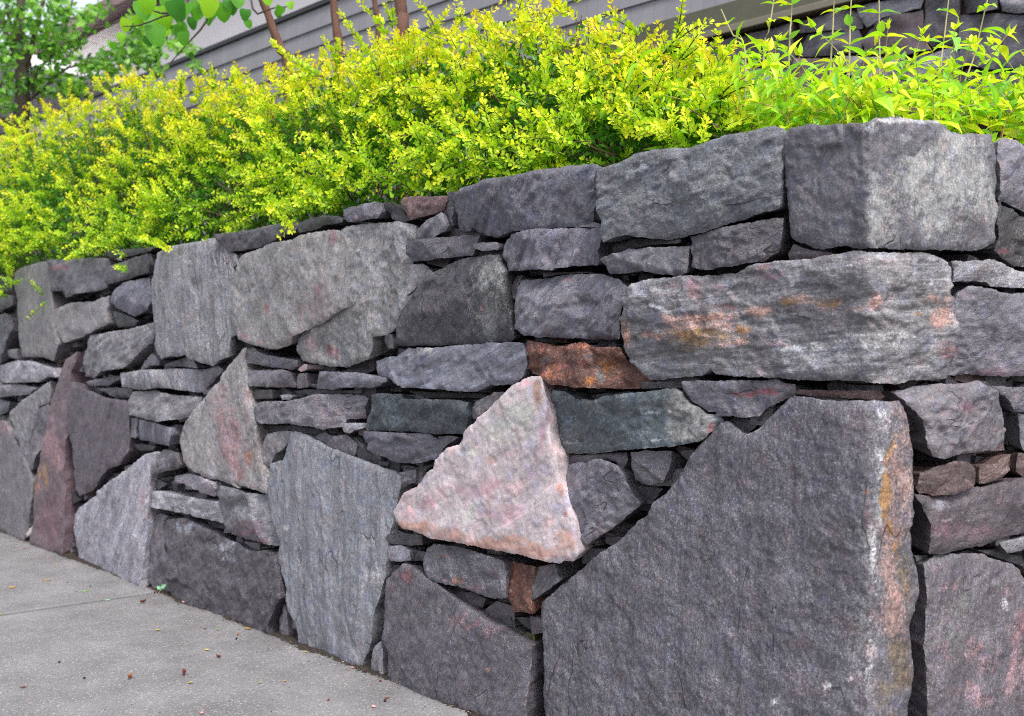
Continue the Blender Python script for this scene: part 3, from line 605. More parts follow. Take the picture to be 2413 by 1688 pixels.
NSTONES = 0
def build_wall():
    global NSTONES
    wall = empty('stone_wall', (*CORNER, 0))
    tag(wall, 'dry stone retaining wall of grey angular stones turning a corner beside the pavement', 'stone wall')
    wall_inv = Matrix.Translation((-CORNER[0], -CORNER[1], 0))
    root = wall
    labels = {'w2.6': 'pale pink and white triangular stone in the middle of the wall',
              'k1.2': 'largest dark slab at the corner with rusty brown return edge',
              'x1': 'long banded stone with pink, ochre and white streaks',
              'r0.2': 'rusty red brown rough stone above the pink triangle',
              'z1': 'square capstone with dark left face and pale speckled right face',  # pale right face and top bevel: grain colour plus painted-in light
              's1': 'grey slab with streaked grain', 'e0.9': 'dark blue grey block right of the pink triangle',
              'm0.8': 'tall narrow pink and ochre stone', 'n2.2': 'broad stone whose fractured shell stands proud'}
    obs = []
    for i, line in enumerate(STONES.strip().splitlines()):
        f = line.split('|')
        kind, d0, rel, ang = f[0], float(f[1])*.01, float(f[2]), float(f[3])
        pts = parse(f[4])
        stains = []
        if len(f) > 5:
            for s in f[5].split(';'):
                w = s.split()
                (x, y), = parse(w[1]+' '+w[2]); rx, ry = map(float, w[3].split(','))
                stains.append((w[0], x, y, rx/T, ry/T, float(w[4])))
        sv = [ray_sv(x, y, d0) for x, y in pts]
        topish = max(v for _, v in sv) > 1.16
        ob = build_stone(sv, kind, d0, rel, ang, stains, .26 if topish else .15, 100+i, None)
        lab = labels.pop(kind+f[1], None)
        if lab: ob['label'] = lab
        obs.append(ob)
    # courses that run on beyond the picture on both sides
    rng = np.random.default_rng(3)
    for (sa, sb) in ((-7.6, -5.62), (0.80, 2.6)):
        z = -.04
        while z < 1.2:
            h = rng.uniform(.11, .24)
            if z+h > 1.16: h = 1.25-z
            s = sa
            while s < sb-.05:
                w = min(rng.uniform(.16, .46), sb-s)
                if sb-s-w < .1: w = sb-s
                g = .008; j = lambda: rng.uniform(-.012, .012)
                q = [(s+g+j(), z+g+j()*.5), (s+w*.5, z+g+j()*.6), (s+w-g+j(), z+g+j()*.5), (s+w-g+j(), z+h*.5),
                     (s+w-g+j(), z+h-g+j()*.5), (s+w*.5, z+h-g+j()*.6), (s+g+j(), z+h-g+j()*.5), (s+g+j(), z+h*.5)]
                ob = build_stone(q, rng.choice(list('ggbdlpnks')), rng.uniform(-.006, .014), 7, rng.uniform(0, 90), [], .2,
                                 int(rng.integers(1000, 9999)), None, spc=.016)
                obs.append(ob); s += w
            z += h
    for ob in obs:
        ob.parent = root; ob.matrix_parent_inverse = wall_inv
    # flat chips packed behind and between the face stones, seen down the joints
    n = 2600
    cs = rng.uniform(-6.0, .75, n); cz = rng.uniform(0, 1.17, n); hw = rng.uniform(.018, .060, n); hh = rng.uniform(.006, .022, n)
    fd = -rng.uniform(.018, .085, n); tl = rng.normal(0, .18, n)
    cor = np.array([(x, z, y) for y in (0, 1) for z in (-1, 1) for x in (-1, 1)], float)
    X = cor[None, :, 0]*hw[:, None]*rng.uniform(.75, 1.1, (n, 8)); Zc = cor[None, :, 1]*hh[:, None]*rng.uniform(.6, 1.15, (n, 8))
    S2 = cs[:, None]+X*np.cos(tl)[:, None]-Zc*np.sin(tl)[:, None]; Z2 = cz[:, None]+X*np.sin(tl)[:, None]+Zc*np.cos(tl)[:, None]
    Dd = fd[:, None]-cor[None, :, 2]*.07+rng.normal(0, .003, (n, 8))
    XY = fold(S2.ravel(), Dd.ravel()); V = np.column_stack([XY, Z2.ravel()])
    Fc = np.array([(0, 2, 3, 1), (4, 5, 7, 6), (0, 1, 5, 4), (2, 6, 7, 3), (0, 4, 6, 2), (1, 3, 7, 5)])
    F = (Fc[None]+(np.arange(n)*8)[:, None, None]).reshape(-1, 4)
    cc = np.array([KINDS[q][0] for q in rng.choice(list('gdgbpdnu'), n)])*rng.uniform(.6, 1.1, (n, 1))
    m_ = len(V)
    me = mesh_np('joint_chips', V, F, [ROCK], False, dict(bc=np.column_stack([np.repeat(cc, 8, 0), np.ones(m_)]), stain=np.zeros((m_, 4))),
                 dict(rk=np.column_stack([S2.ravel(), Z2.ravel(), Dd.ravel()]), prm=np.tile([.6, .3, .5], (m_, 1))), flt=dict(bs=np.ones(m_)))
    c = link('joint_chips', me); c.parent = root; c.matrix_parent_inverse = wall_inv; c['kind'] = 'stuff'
    # rubble heart of the wall, seen only down the joints; coloured near black to deepen their shade
    ns, nz = 360, 64
    S, Z = np.meshgrid(np.linspace(-7.6, 2.6, ns), np.linspace(-.05, 1.13, nz))
    P = np.column_stack([S.ravel(), Z.ravel()])
    d = -.115-.03*np.abs(fbm(P, 12, 3, 77))-.02*vnoise(P, 40, 78)
    XY = fold(P[:, 0], d)
    V = np.column_stack([XY, P[:, 1]])
    ii = np.arange(ns*nz).reshape(nz, ns)
    F = np.column_stack([ii[:-1, :-1].ravel(), ii[:-1, 1:].ravel(), ii[1:, 1:].ravel(), ii[1:, :-1].ravel()])
    n = len(V)
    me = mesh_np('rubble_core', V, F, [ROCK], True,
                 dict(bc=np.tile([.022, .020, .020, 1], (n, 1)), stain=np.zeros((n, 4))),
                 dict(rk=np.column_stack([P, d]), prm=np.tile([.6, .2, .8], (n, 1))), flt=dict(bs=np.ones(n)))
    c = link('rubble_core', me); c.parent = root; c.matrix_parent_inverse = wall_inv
    c['kind'] = 'stuff'
    return wall
WALL = build_wall()
# ------------------------------------------------------------------ plain materials
def mat_concrete():
    k = NT('exposed_aggregate_concrete')
    co = k.n('ShaderNodeTexCoord').outputs['Object']
    sp = k.n('ShaderNodeSeparateXYZ'); k.l(co, sp.inputs[0])
    # tooled smooth margin: distance to the slab edge, slab is 1.83 x 2.4 about its origin
    mx = k.math('SUBTRACT', 0.915, k.math('ABSOLUTE', sp.outputs[0]))
    my = k.math('SUBTRACT', 1.2, k.math('ABSOLUTE', sp.outputs[1]))
    edge = k.math('MINIMUM', mx, my)
    wob = k.noise(co, 30, 3)
    smooth = k.ramp(k.math('ADD', edge, k.math('MULTIPLY', wob, 0.02)), 0.040, 0.072, 1.0, 0.0)
    n1 = k.noise(co, 420, 2, 0.6); n2 = k.noise(co, 900, 1, 0.5); n3 = k.noise(co, 5, 5, 0.6); n4 = k.noise(co, 60, 4, 0.6)
    vo = k.n('ShaderNodeTexVoronoi', feature='F1'); k.l(co, vo.inputs['Vector']); vo.inputs['Scale'].default_value = 165
    vs = k.n('ShaderNodeSeparateColor'); k.l(vo.outputs['Color'], vs.inputs[0])
    v = k.math('MULTIPLY', k.math('SUBTRACT', n1, .5), 1.7)
    v = k.math('ADD', v, k.math('MULTIPLY', k.math('SUBTRACT', n2, .5), .6))
    v = k.math('MULTIPLY', v, k.math('SUBTRACT', 1.0, k.math('MULTIPLY', smooth, .6)))
    v = k.math('ADD', v, k.math('MULTIPLY', k.math('SUBTRACT', n3, .5), 1.5))
    v = k.math('ADD', v, k.math('MULTIPLY', k.math('SUBTRACT', n4, .5), .55))
    base = k.vmul(k.mix(n3, (.162, .159, .167, 1), (.212, .208, .217, 1)), k.math('POWER', 2.0, v))
    agg = k.math('MULTIPLY', k.ramp(vo.outputs['Distance'], .52, .30), k.math('SUBTRACT', 1.0, smooth))
    w = k.math('MULTIPLY', k.ramp(vs.outputs[0], .80, .90), agg)
    dk = k.math('MULTIPLY', k.ramp(vs.outputs[1], .90, .94), agg)
    pk = k.math('MULTIPLY', k.ramp(vs.outputs[2], .88, .92), agg)
    base = k.mix(k.math('MULTIPLY', pk, .6), base, (.40, .27, .25, 1))
    base = k.mix(k.math('MULTIPLY', dk, .6), base, (.13, .12, .13, 1))
    base = k.mix(k.math('MULTIPLY', w, .36), base, (.66, .65, .64, 1))
    grime = k.ramp(k.math('ADD', edge, k.math('MULTIPLY', n4, .03)), .012, .03, .72, 1.0)
    base = k.vmul(base, grime)
    h = k.math('ADD', k.math('MULTIPLY', n1, .9), k.math('MULTIPLY', agg, .5))
    k.bsdf(base, .72, .4, k.bump(h, .0012, 1.0))
    return k.m
def mat_simple(name, rgb, rough=.7, spec=.4, nscale=8, amt=.35, bump=0.0, stretch=(1, 1, 1)):
    k = NT(name)
    co = k.vmul(k.n('ShaderNodeTexCoord').outputs['Object'], stretch)
    n = k.noise(co, nscale, 5, .6); n2 = k.noise(co, nscale*9, 3, .6)
    v = k.math('ADD', k.math('MULTIPLY', k.math('SUBTRACT', n, .5), amt*2.4), k.math('MULTIPLY', k.math('SUBTRACT', n2, .5), amt*1.6))
    col = k.vmul((*rgb,), k.math('POWER', 2.0, v)) if False else k.vmul(k.mix(0.0, (*rgb, 1), (*rgb, 1)), k.math('POWER', 2.0, v))
    k.bsdf(col, rough, spec, k.bump(n2, bump, 1.0) if bump else None)
    return k.m
M_CONC = mat_concrete()
M_SOIL = mat_simple('garden_soil', (.035, .025, .018), .95, .1, 14, .6, .01)
M_GROUND = mat_simple('street_asphalt', (.055, .055, .057), .85, .3, 3, .3, .004)
M_BARK = mat_simple('brown_bark', (.125, .062, .045), .8, .3, 30, .5, .004, (1, 1, .25))
M_BARK2 = mat_simple('grey_bark', (.075, .062, .050), .85, .2, 22, .6, .006, (1, 1, .3))
M_TWIG = mat_simple('reddish_twig', (.10, .055, .035), .7, .3, 60, .4)
M_TAN = mat_simple('tan_stem', (.40, .36, .20), .6, .3, 60, .2)
M_REDSTEM = mat_simple('coppery_stem', (.42, .26, .09), .5, .4, 60, .3)
M_DARKGUT = mat_simple('dark_gutter_paint', (.030, .030, .034), .5, .4, 4, .2)
M_TRIM = mat_simple('olive_grey_trim_paint', (.105, .102, .072), .55, .4, 3, .25)
M_TRIM2 = mat_simple('pale_sill_paint', (.20, .18, .14), .55, .4, 3, .25)
M_PALE = mat_simple('pale_render', (.80, .75, .76), .8, .3, 2, .12)
M_WHITE = mat_simple('white_paint', (.85, .85, .85), .5, .4, 3, .06)
M_MAUVE = mat_simple('mauve_roof', (.27, .19, .19), .8, .2, 3, .3)
M_GLASS = mat_simple('dark_window_glass', (.05, .055, .065), .1, .6, 2, .2)
def mat_siding():
    k = NT('grey_shingle_siding')
    co = k.n('ShaderNodeTexCoord').outputs['Object']
    sp = k.n('ShaderNodeSeparateXYZ'); k.l(co, sp.inputs[0])
    w = k.n('ShaderNodeTexWhiteNoise', noise_dimensions='1D')
    cell = k.math('DIVIDE', sp.outputs[0], .072); k.l(k.math('FLOOR', cell), w.inputs['W'])
    fr = k.math('ABSOLUTE', k.math('SUBTRACT', k.math('FRACT', cell), .5))
    seam = k.ramp(fr, .470, .495)
    n = k.noise(k.vmul(co, (30, 30, 4)), 3, 4, .6)
    v = k.math('ADD', k.math('MULTIPLY', k.math('SUBTRACT', w.outputs[0], .5), .16), k.math('MULTIPLY', k.math('SUBTRACT', n, .5), .3))
    base = k.mix(0.0, (.25, .243, .272, 1), (1, 1, 1, 1))
    col = k.vmul(base, k.math('POWER', 2.0, v))
    col = k.vmul(col, k.math('SUBTRACT', 1.0, k.math('MULTIPLY', seam, .3)))
    k.bsdf(col, .7, .3, None)
    return k.m
M_SIDING = mat_siding()

def box_np(x0, x1, y0, y1, z0, z1):
    V = np.array([(x, y, z) for z in (z0, z1) for y in (y0, y1) for x in (x0, x1)], float)
    F = np.array([(0, 2, 3, 1), (4, 5, 7, 6), (0, 1, 5, 4), (2, 6, 7, 3), (0, 4, 6, 2), (1, 3, 7, 5)])
    return V, F
def box_ob(name, b, mat, parent=None, bevel=0.0):
    V, F = box_np(*b)
    me = mesh_np(name, V, F, [mat], False)
    o = link(name, me, parent)
    if bevel:
        m = o.modifiers.new('bevel', 'BEVEL'); m.width = bevel; m.segments = 2
    return o

# ------------------------------------------------------------------ ground, pavement
def build_ground():
    V = [(-400, -400, -.14), (400, -400, -.14), (400, 400, -.14), (-400, 400, -.14)]
    g = link('ground', mesh_np('ground', V, np.array([[0, 1, 2, 3]]), [M_GROUND], False)); tag(g, kind='structure')
    side = empty('pavement', (0, 0, 0)); tag(side, kind='structure')
    angL = math.atan2(DL[1], DL[0]); angR = math.atan2(DR[1], DR[0])
    def slab(cx_s, D, N, ang, z=0.0, w=2.4, L=1.83):
        V, F = box_np(-L/2+.015, L/2-.015, -w/2, w/2, -.12, 0)
        me = mesh_np('concrete_slab', V, F, [M_CONC], False)
        o = link('concrete_slab', me, side)
        c = CORNER + D*cx_s + N*(w/2-.012)
        o.location = (c[0], c[1], z); o.rotation_euler = (0, 0, ang)
        m = o.modifiers.new('bevel', 'BEVEL'); m.width = .006; m.segments = 3
        return o
    for k in range(-4, 3):
        o = slab(-2.857+1.83*(k+.5), DL, NL, angL, z=[0, .0, -.002, .0015, 0, 0, .001][k+4])
    for k in range(0, 3):
        slab(.9+1.83*k, DR, NR, angR, z=-.006)
    # grit and sand caught in the joints and along the foot of the wall
    rng = np.random.default_rng(5)
    n = 5200
    s = np.concatenate([rng.uniform(-5.8, .2, n//2), np.where(rng.random(n//2) < .7, -2.857, -4.687)+rng.normal(0, .006, n//2)])
    w = np.concatenate([np.abs(rng.normal(0, .022, n//2))+.002, rng.uniform(0, 2.2, n//2)])
    z = np.concatenate([np.full(n//2, .001), np.full(n//2, -.030)])
    c = CORNER+s[:, None]*DL+w[:, None]*NL
    r = rng.uniform(.0008, .0028, n)*np.where(rng.random(n) < .06, 1.9, 1)
    tet = np.array([(1, 0, 0), (-.5, .87, 0), (-.5, -.87, 0), (0, 0, 1)])
    tet = tet[None]*r[:, None, None]*rng.uniform(.6, 1.3, (n, 4, 3))
    a = rng.uniform(0, 6.3, n); ca, sa = np.cos(a)[:, None], np.sin(a)[:, None]
    X = tet[:, :, 0]*ca-tet[:, :, 1]*sa; Y = tet[:, :, 0]*sa+tet[:, :, 1]*ca
    V = np.stack([X+c[:, 0:1], Y+c[:, 1:2], tet[:, :, 2]+z[:, None]], 2).reshape(-1, 3)
    b = (np.arange(n)*4)[:, None, None]
    F = (b+np.array([(0, 1, 3), (1, 2, 3), (2, 0, 3)])[None]).reshape(-1, 3)
    for sj in (-4.687, -2.857, -1.027, .803):
        cj = CORNER+DL*sj+NL*1.19
        Vj, Fj = box_np(-.0145, .0145, -1.19, 1.19, -.10, -.030)
        jo = link('joint_sand', mesh_np('joint_sand', Vj, Fj, [M_SOIL], False), side)
        jo.location = (cj[0], cj[1], 0); jo.rotation_euler = (0, 0, angL)
    # a low, broken bank of dirt washed against the foot of the stones
    ns = 900; ss = np.linspace(-5.9, .1, ns); hgt = .004+.010*np.clip(fbm(np.column_stack([ss, ss*0]), 5, 4, 8)+.25, 0, 1)
    wd = .012+.030*np.clip(fbm(np.column_stack([ss, ss*0+3]), 4, 4, 18)+.45, 0, 1)
    rows = []
    for (fw, fh) in ((-1.2, 1.3), (-.3, 1.0), (.35, .45), (1.0, -.15)):
        c2 = CORNER+ss[:, None]*DL+(wd*fw)[:, None]*NL
        rows.append(np.column_stack([c2, hgt*fh+.0015*rng.normal(0, 1, ns)]))
    Vd = np.vstack(rows); ii = np.arange(4*ns).reshape(4, ns)
    Fd = np.column_stack([ii[:-1, :-1].ravel(), ii[:-1, 1:].ravel(), ii[1:, 1:].ravel(), ii[1:, :-1].ravel()])
    dd = link('washed_dirt', mesh_np('washed_dirt', Vd, Fd[:, ::-1], [mat_simple('washed_dirt', (.060, .050, .043), .95, .1, 120, .9, .004)], True))
    tag(dd, 'thin bank of dark dirt washed along the foot of the wall', 'dirt', kind='stuff')
    g = link('grit', mesh_np('grit', V, F, [mat_simple('grit', (.12, .105, .095), .9, .3, 300, .8)], False))
    tag(g, 'grey brown grit and sand lying in the pavement joint and along the foot of the wall', 'grit', kind='stuff')
build_ground()

def build_bed():
    pts = []
    q = [fold(np.array([-7.6]), np.array([-.09]))[0], fold(np.array([2.6]), np.array([-.09]))[0],
         np.array([2.6, 3.35]), np.array([-8.0, 14.4])]
    n = 70
    u, v = np.meshgrid(np.linspace(0, 1, n), np.linspace(0, 1, n))
    # front edge follows the wall and its corner
    s = -7.6+10.2*u.ravel()
    Fr = fold(s, np.full(n*n, -.085)); uu = u.ravel()[:, None]
    Bk = q[3]*(1-uu)+q[2]*uu
    P = Fr*(1-v.ravel()[:, None])+Bk*v.ravel()[:, None]
    z = 1.10+.03*fbm(P, 3, 4, 5)+.10*v.ravel()
    ii = np.arange(n*n).reshape(n, n)
    F = np.column_stack([ii[:-1, :-1].ravel(), ii[:-1, 1:].ravel(), ii[1:, 1:].ravel(), ii[1:, :-1].ravel()])
    o = link('garden_bed', mesh_np('garden_bed', np.column_stack([P, z]), F, [M_SOIL], True)); tag(o, kind='structure')
build_bed()

# ------------------------------------------------------------------ grey house behind the bed
HP = np.array([0.985, 5.0]); HU = np.array([-.6915, .7224]); HN = np.array([-.7224, -.6915])
def house_xy(t, d):
    t = np.asarray(t, float); d = np.asarray(d, float)
    return HP+t[:, None]*HU+d[:, None]*HN
def house_px(px, py, d=0.0):
    rx, rz = (px-CX)/FPX, -(py-CY)/FPX
    P0 = HP+HN*d
    k = (P0@HN)/(np.array([rx, 1.0])@HN)
    p = np.array([rx, 1.0])*k
    return (p-P0)@HU, CAM_H+rz*k
def build_house():
    h = empty('house', (HP[0], HP[1], 0), math.atan2(HU[1], HU[0]))
    tag(h, 'low grey house clad in lapped shingle boards with olive trim on a stone base', 'house')
    # local x along the wall, local +y is outwards (towards the bed)
    X0, X1 = -3.2, 11.0
    z = 2.455; k = 0
    while z < 3.05:
        e = .118; t = .006
        V = np.array([(X0, .016, z-.012), (X1, .016, z-.012), (X0, .003, z+e+.006), (X1, .003, z+e+.006),
                      (X0, -.01, z-.012), (X1, -.01, z-.012), (X0, -.01, z+e+.006), (X1, -.01, z+e+.006)])
        F = np.array([(0, 2, 3, 1), (4, 5, 7, 6), (0, 1, 5, 4), (2, 6, 7, 3), (0, 4, 6, 2), (1, 3, 7, 5)])
        link('siding_board', mesh_np('siding_board', V, F, [M_SIDING], False), h)
        z += e; k += 1
    box_ob('trim_board', (X0, X1, -.02, .030, 2.335, 2.445), M_TRIM, h, .004)
    box_ob('sill', (X0, X1, -.02, .055, 2.300, 2.332), M_TRIM2, h, .004)
    box_ob('wall', (X0, X1, -2.6, -.012, 0, 3.17), M_SOIL, h)
    box_ob('gutter', (X0-.1, X1+.1, -.03, .022, 3.172, 3.192), M_DARKGUT, h, .004)
    box_ob('roof', (X0-.1, X1+.1, -2.9, .02, 3.193, 3.206), M_DARKGUT, h)
    # stone base under the boards
    XS, XO = 4.588, (1913, 0)
    rocks = [('l', '480,40 1190,-60 1150,80 760,190 600,300 540,220 490,120'),
     ('m', '640,290 760,200 1180,95 1195,200 1190,380 1230,470 1290,540 1000,600 560,560 540,420'),
     ('g', '1210,-60 1600,-60 1580,150 1560,400 1600,460 1300,520 1210,420 1200,100'),
     ('g', '1610,-60 2000,-60 2020,100 1900,130 1600,130'),
     ('g', '1580,150 1900,142 2020,138 2294,150 2700,160 2700,700 1900,755 1650,700 1590,480'),
     ('l', '2030,-60 2700,-60 2700,110 2200,130 2030,110'),
     ('g', '-160,130 380,60 470,130 530,230 520,300 380,330 -160,350'),
     ('g', '-200,370 510,325 545,420 530,560 200,600 -200,610'),
     ('l', '300,620 1000,625 1300,560 1560,490 1630,720 1400,830 900,850 400,820'),
     ('g', '1420,860 1660,730 1900,780 2700,730 2700,1300 1900,1250 1450,1250'),
     ('m', '-200,630 280,630 370,840 1000,870 1390,860 1420,1250 -200,1250'),
     ('g', '-700,330 -190,180 -190,700 -740,720'), ('g', '-1300,500 -730,345 -760,800 -1300,900'),
     ('l', '-740,740 -220,720 -220,1250 -740,1250'), ('g', '-1900,700 -1320,520 -1320,1000 -1900,1000')]
    rr = np.random.default_rng(8)
    for side_ in (-3.15, 1.0):                        # the base goes on out of the picture
        zz = 1.05
        while zz < 2.25:
            hh = min(rr.uniform(.14, .26), 2.285-zz); tt = side_
            while tt < side_+(1.35 if side_ < 0 else 7.5):
                ww = rr.uniform(.2, .5)
                q = [(-tt-g1, zz+g2) for g1, g2 in ((.01, .01), (ww-.01, .012), (ww-.012, hh-.012), (.012, hh-.01))]
                o = build_stone(q, rr.choice(list('ggldp')), 0.0, 10, 20, [], .08, int(rr.integers(20, 9999)), None,
                                foldf=lambda s, d: house_xy(-np.asarray(s), np.asarray(d)+.002), spc=.04, name='base_stone')
                o.parent = h; o.matrix_parent_inverse = (Matrix.Translation(h.location) @ Matrix.Rotation(h.rotation_euler[2], 4, 'Z')).inverted()
                tt += ww
            zz += hh
    for i, (kd, tx) in enumerate(rocks):
        pts = [tuple(map(float, w.split(','))) for w in tx.split()]
        tz = [house_px(XO[0]+x/XS, XO[1]+y/XS, .02) for x, y in pts]
        tz = [(-t, min(zz, 2.285)) for t, zz in tz]
        ff = lambda s, d: house_xy(-np.asarray(s), np.asarray(d)+.005)
        o = build_stone(tz, kd, 0.01, 12, 20, [], .10, 500+i, None, foldf=ff, spc=.02, name='base_stone')
        o.parent = h; o.matrix_parent_inverse = h.matrix_world.inverted() if False else (Matrix.Translation(h.location) @ Matrix.Rotation(h.rotation_euler[2], 4, 'Z')).inverted()
    return h
build_house()

def build_pale_house():
    p = np.array([-6.27, 16.0])
    h = empty('pale_house', (p[0], p[1], 0), math.atan2(HU[1], HU[0]))
    tag(h, 'pale rendered house with mauve roof and white porch posts beyond the left tree', 'house')
    box_ob('wall', (-9, 4.2, -5, 0, 0, 5.38), M_PALE, h)
    # roof slopes back from the eave
    V = np.array([(-9.4, .35, 5.38), (4.5, .35, 5.38), (4.5, -2.6, 6.35), (-9.4, -2.6, 6.35),
                  (-9.4, .35, 5.52), (4.5, .35, 5.52), (4.5, -2.6, 6.50), (-9.4, -2.6, 6.50)])
    F = np.array([(0, 3, 2, 1), (4, 5, 6, 7), (0, 1, 5, 4), (2, 3, 7, 6), (0, 4, 7, 3), (1, 2, 6, 5)])
    link('roof', mesh_np('roof', V, F, [M_MAUVE], False), h)
    box_ob('fascia', (-9.4, 4.5, .353, .40, 5.34, 5.50), M_MAUVE, h)
    box_ob('downpipe', (-2.55, -2.42, .02, .14, 2.0, 5.35), M_WHITE, h)
    box_ob('porch_roof', (-1.2, 4.4, .05, 2.2, 4.62, 4.78), M_WHITE, h)
    for x in (-1.0, .5, 2.0, 3.4, 4.2):
        box_ob('porch_post', (x, x+.16, 2.0, 2.16, 1.0, 4.61), M_WHITE, h)
    for x in (-.6, .9, 2.3):
        f = box_ob('window', (x, x+.95, .003, .06, 3.1, 4.35), M_WHITE, h)
        box_ob('pane', (x+.08, x+.87, .062, .068, 3.18, 4.27), M_GLASS, f)
build_pale_house()
# ------------------------------------------------------------------ leaves
def leaf_material(name, trans=.35, rough=.38, spec=.5, gain=1.0, tscale=1.0):
    k = NT(name)
    a = k.attr('lc').outputs['Color']
    co = k.n('ShaderNodeTexCoord').outputs['Object']
    n = k.noise(co, 45, 2, .5)
    col = k.vmul(a, k.math('ADD', .78*gain, k.math('MULTIPLY', n, .44*gain)))
    b = k.n('ShaderNodeBsdfPrincipled'); k.l(col, b.inputs['Base Color'])
    b.inputs['Roughness'].default_value = rough; b.inputs['Specular IOR Level'].default_value = spec
    t = k.n('ShaderNodeBsdfTranslucent'); k.l(k.vmul(col, (1.15*tscale, 1.2*tscale, .6*tscale)), t.inputs['Color'])
    m = k.n('ShaderNodeMixShader'); m.inputs[0].default_value = trans
    k.l(b.outputs[0], m.inputs[1]); k.l(t.outputs[0], m.inputs[2])
    o = k.n('ShaderNodeOutputMaterial'); k.l(m.outputs[0], o.inputs[0])
    return k.m
M_BARB = leaf_material('golden_barberry_leaf', .38, .42, .4)
M_LEAF = leaf_material('broad_leaf', .42, .4, .4)

def norm(v): return v/(np.linalg.norm(v, axis=-1, keepdims=True)+1e-12)
LEAF_T = np.array([(0, 0, 0), (.40, .17, .02), (.74, .29, .05), (1.0, 0, .02), (.74, -.29, .05), (.40, -.17, .02), (.62, 0, -.035)])
LEAF_F = np.array([(0, 6, 1), (1, 6, 2), (2, 6, 3), (3, 6, 4), (4, 6, 5), (5, 6, 0)])
def leaves_mesh(name, O, X, Z, size, colr, mat, tpl=LEAF_T, faces=LEAF_F, width=None):
    """O origin, X axis of the blade, Z blade normal, all (n,3)"""
    X = norm(X); Y = norm(np.cross(Z, X)); Z = np.cross(X, Y)
    n = len(O); w = size if width is None else width
    V = O[:, None]+X[:, None]*(tpl[None, :, 0:1]*size[:, None, None])+Y[:, None]*(tpl[None, :, 1:2]*w[:, None, None])+Z[:, None]*(tpl[None, :, 2:3]*size[:, None, None])
    k = len(tpl)
    F = (faces[None]+(np.arange(n)*k)[:, None, None]).reshape(-1, faces.shape[1])
    C = np.repeat(np.column_stack([colr, np.ones(n)]), k, 0)
    return mesh_np(name, V.reshape(-1, 3), F, [mat], True, dict(lc=C))
def tube_np(paths, radii, sides=4):
    """paths: list of (k,3); radii: list of (k,)"""
    VV, FF, base = [], [], 0
    for P, R in zip(paths, radii):
        P = np.asarray(P, float); R = np.asarray(R, float)
        Tn = norm(np.gradient(P, axis=0))
        up = np.where(np.abs(Tn[:, 2:3]) > .9, np.array([[1., 0, 0]]), np.array([[0, 0, 1.]]))
        A = norm(np.cross(Tn, up)); B = np.cross(Tn, A)
        th = np.arange(sides)*2*math.pi/sides
        ring = P[:, None]+R[:, None, None]*(A[:, None]*np.cos(th)[None, :, None]+B[:, None]*np.sin(th)[None, :, None])
        VV.append(ring.reshape(-1, 3)); k = len(P)
        i = np.arange(k-1)[:, None]*sides+np.arange(sides)[None]; j = np.arange(k-1)[:, None]*sides+(np.arange(sides)[None]+1) % sides
        FF.append(np.column_stack([i.ravel(), j.ravel(), (j+sides).ravel(), (i+sides).ravel()])+base)
        base += k*sides
    return np.vstack(VV), np.vstack(FF)

# ------------------------------------------------------------------ barberry hedge on top of the wall
SIL = np.array([(-200, 345), (0, 322), (60, 280), (140, 240), (230, 195), (300, 168), (370, 180), (425, 165), (500, 152), (560, 168),
                (627, 140), (700, 105), (790, 92), (860, 78), (900, 70), (960, 55), (1030, 38), (1110, 8), (1200, -25), (1290, -5),
                (1360, -10), (1433, 15), (1483, 45), (1530, 30), (1600, 36), (1660, 95), (1730, 150), (1790, 190), (1850, 262), (1900, 300)], float)
def sil_table():
    """silhouette pixel -> (s, height) on the plane 0.40 m behind the wall face"""
    S, H = [], []
    for px, py in SIL:
        s, z = ray_sv(px, py, -.40)
        S.append(s); H.append(z)
    return np.array(S), np.array(H)
SS, SH = sil_table()
WALLTOP = 1.235
TOPPX = [(-60, 650), (0, 641), (100, 616), (250, 598), (360, 583), (520, 555), (640, 522), (800, 480), (900, 462), (1060, 445), (1200, 410), (1400, 387), (1500, 360), (1620, 326), (1800, 296), (1860, 305), (2040, 290)]
_ts = [ray_sv(a, b, 0) for a, b in TOPPX]; TS, TZ = np.array([t[0] for t in _ts]), np.array([t[1] for t in _ts])
def hedge_top(s): return np.interp(s, SS, SH)
def hedge_pt(s, th, inner=0.0):
    """th 0 = front foot at the wall edge .. pi/2 crest .. pi back"""
    s = np.asarray(s, float); th = np.asarray(th, float)
    H = hedge_top(s)-WALLTOP-.035
    P2 = np.column_stack([s*1.0, th*.45])
    lump = .105*fbm(P2, 3.6, 2, 31)+.070*fbm(P2, 8.5, 2, 37)
    f = np.exp(-((s+.05)/.5)**2)*0
    front = .345+.13/(1+np.exp((s+3.9)/.35))+.05*np.exp(-((s+2.9)/.35)**2)
    w = .40-front*np.cos(th)*(1+lump*1.3)*(1-inner)
    z = WALLTOP-.04+(H+lump*.9)*np.sin(th)*(1-inner)
    return w, z
def hedge_xyz(s, w, z):
    xy = fold(np.minimum(s, -.0), -w) if False else CORNER+s[:, None]*DL-w[:, None]*NL
    return np.column_stack([xy, z])

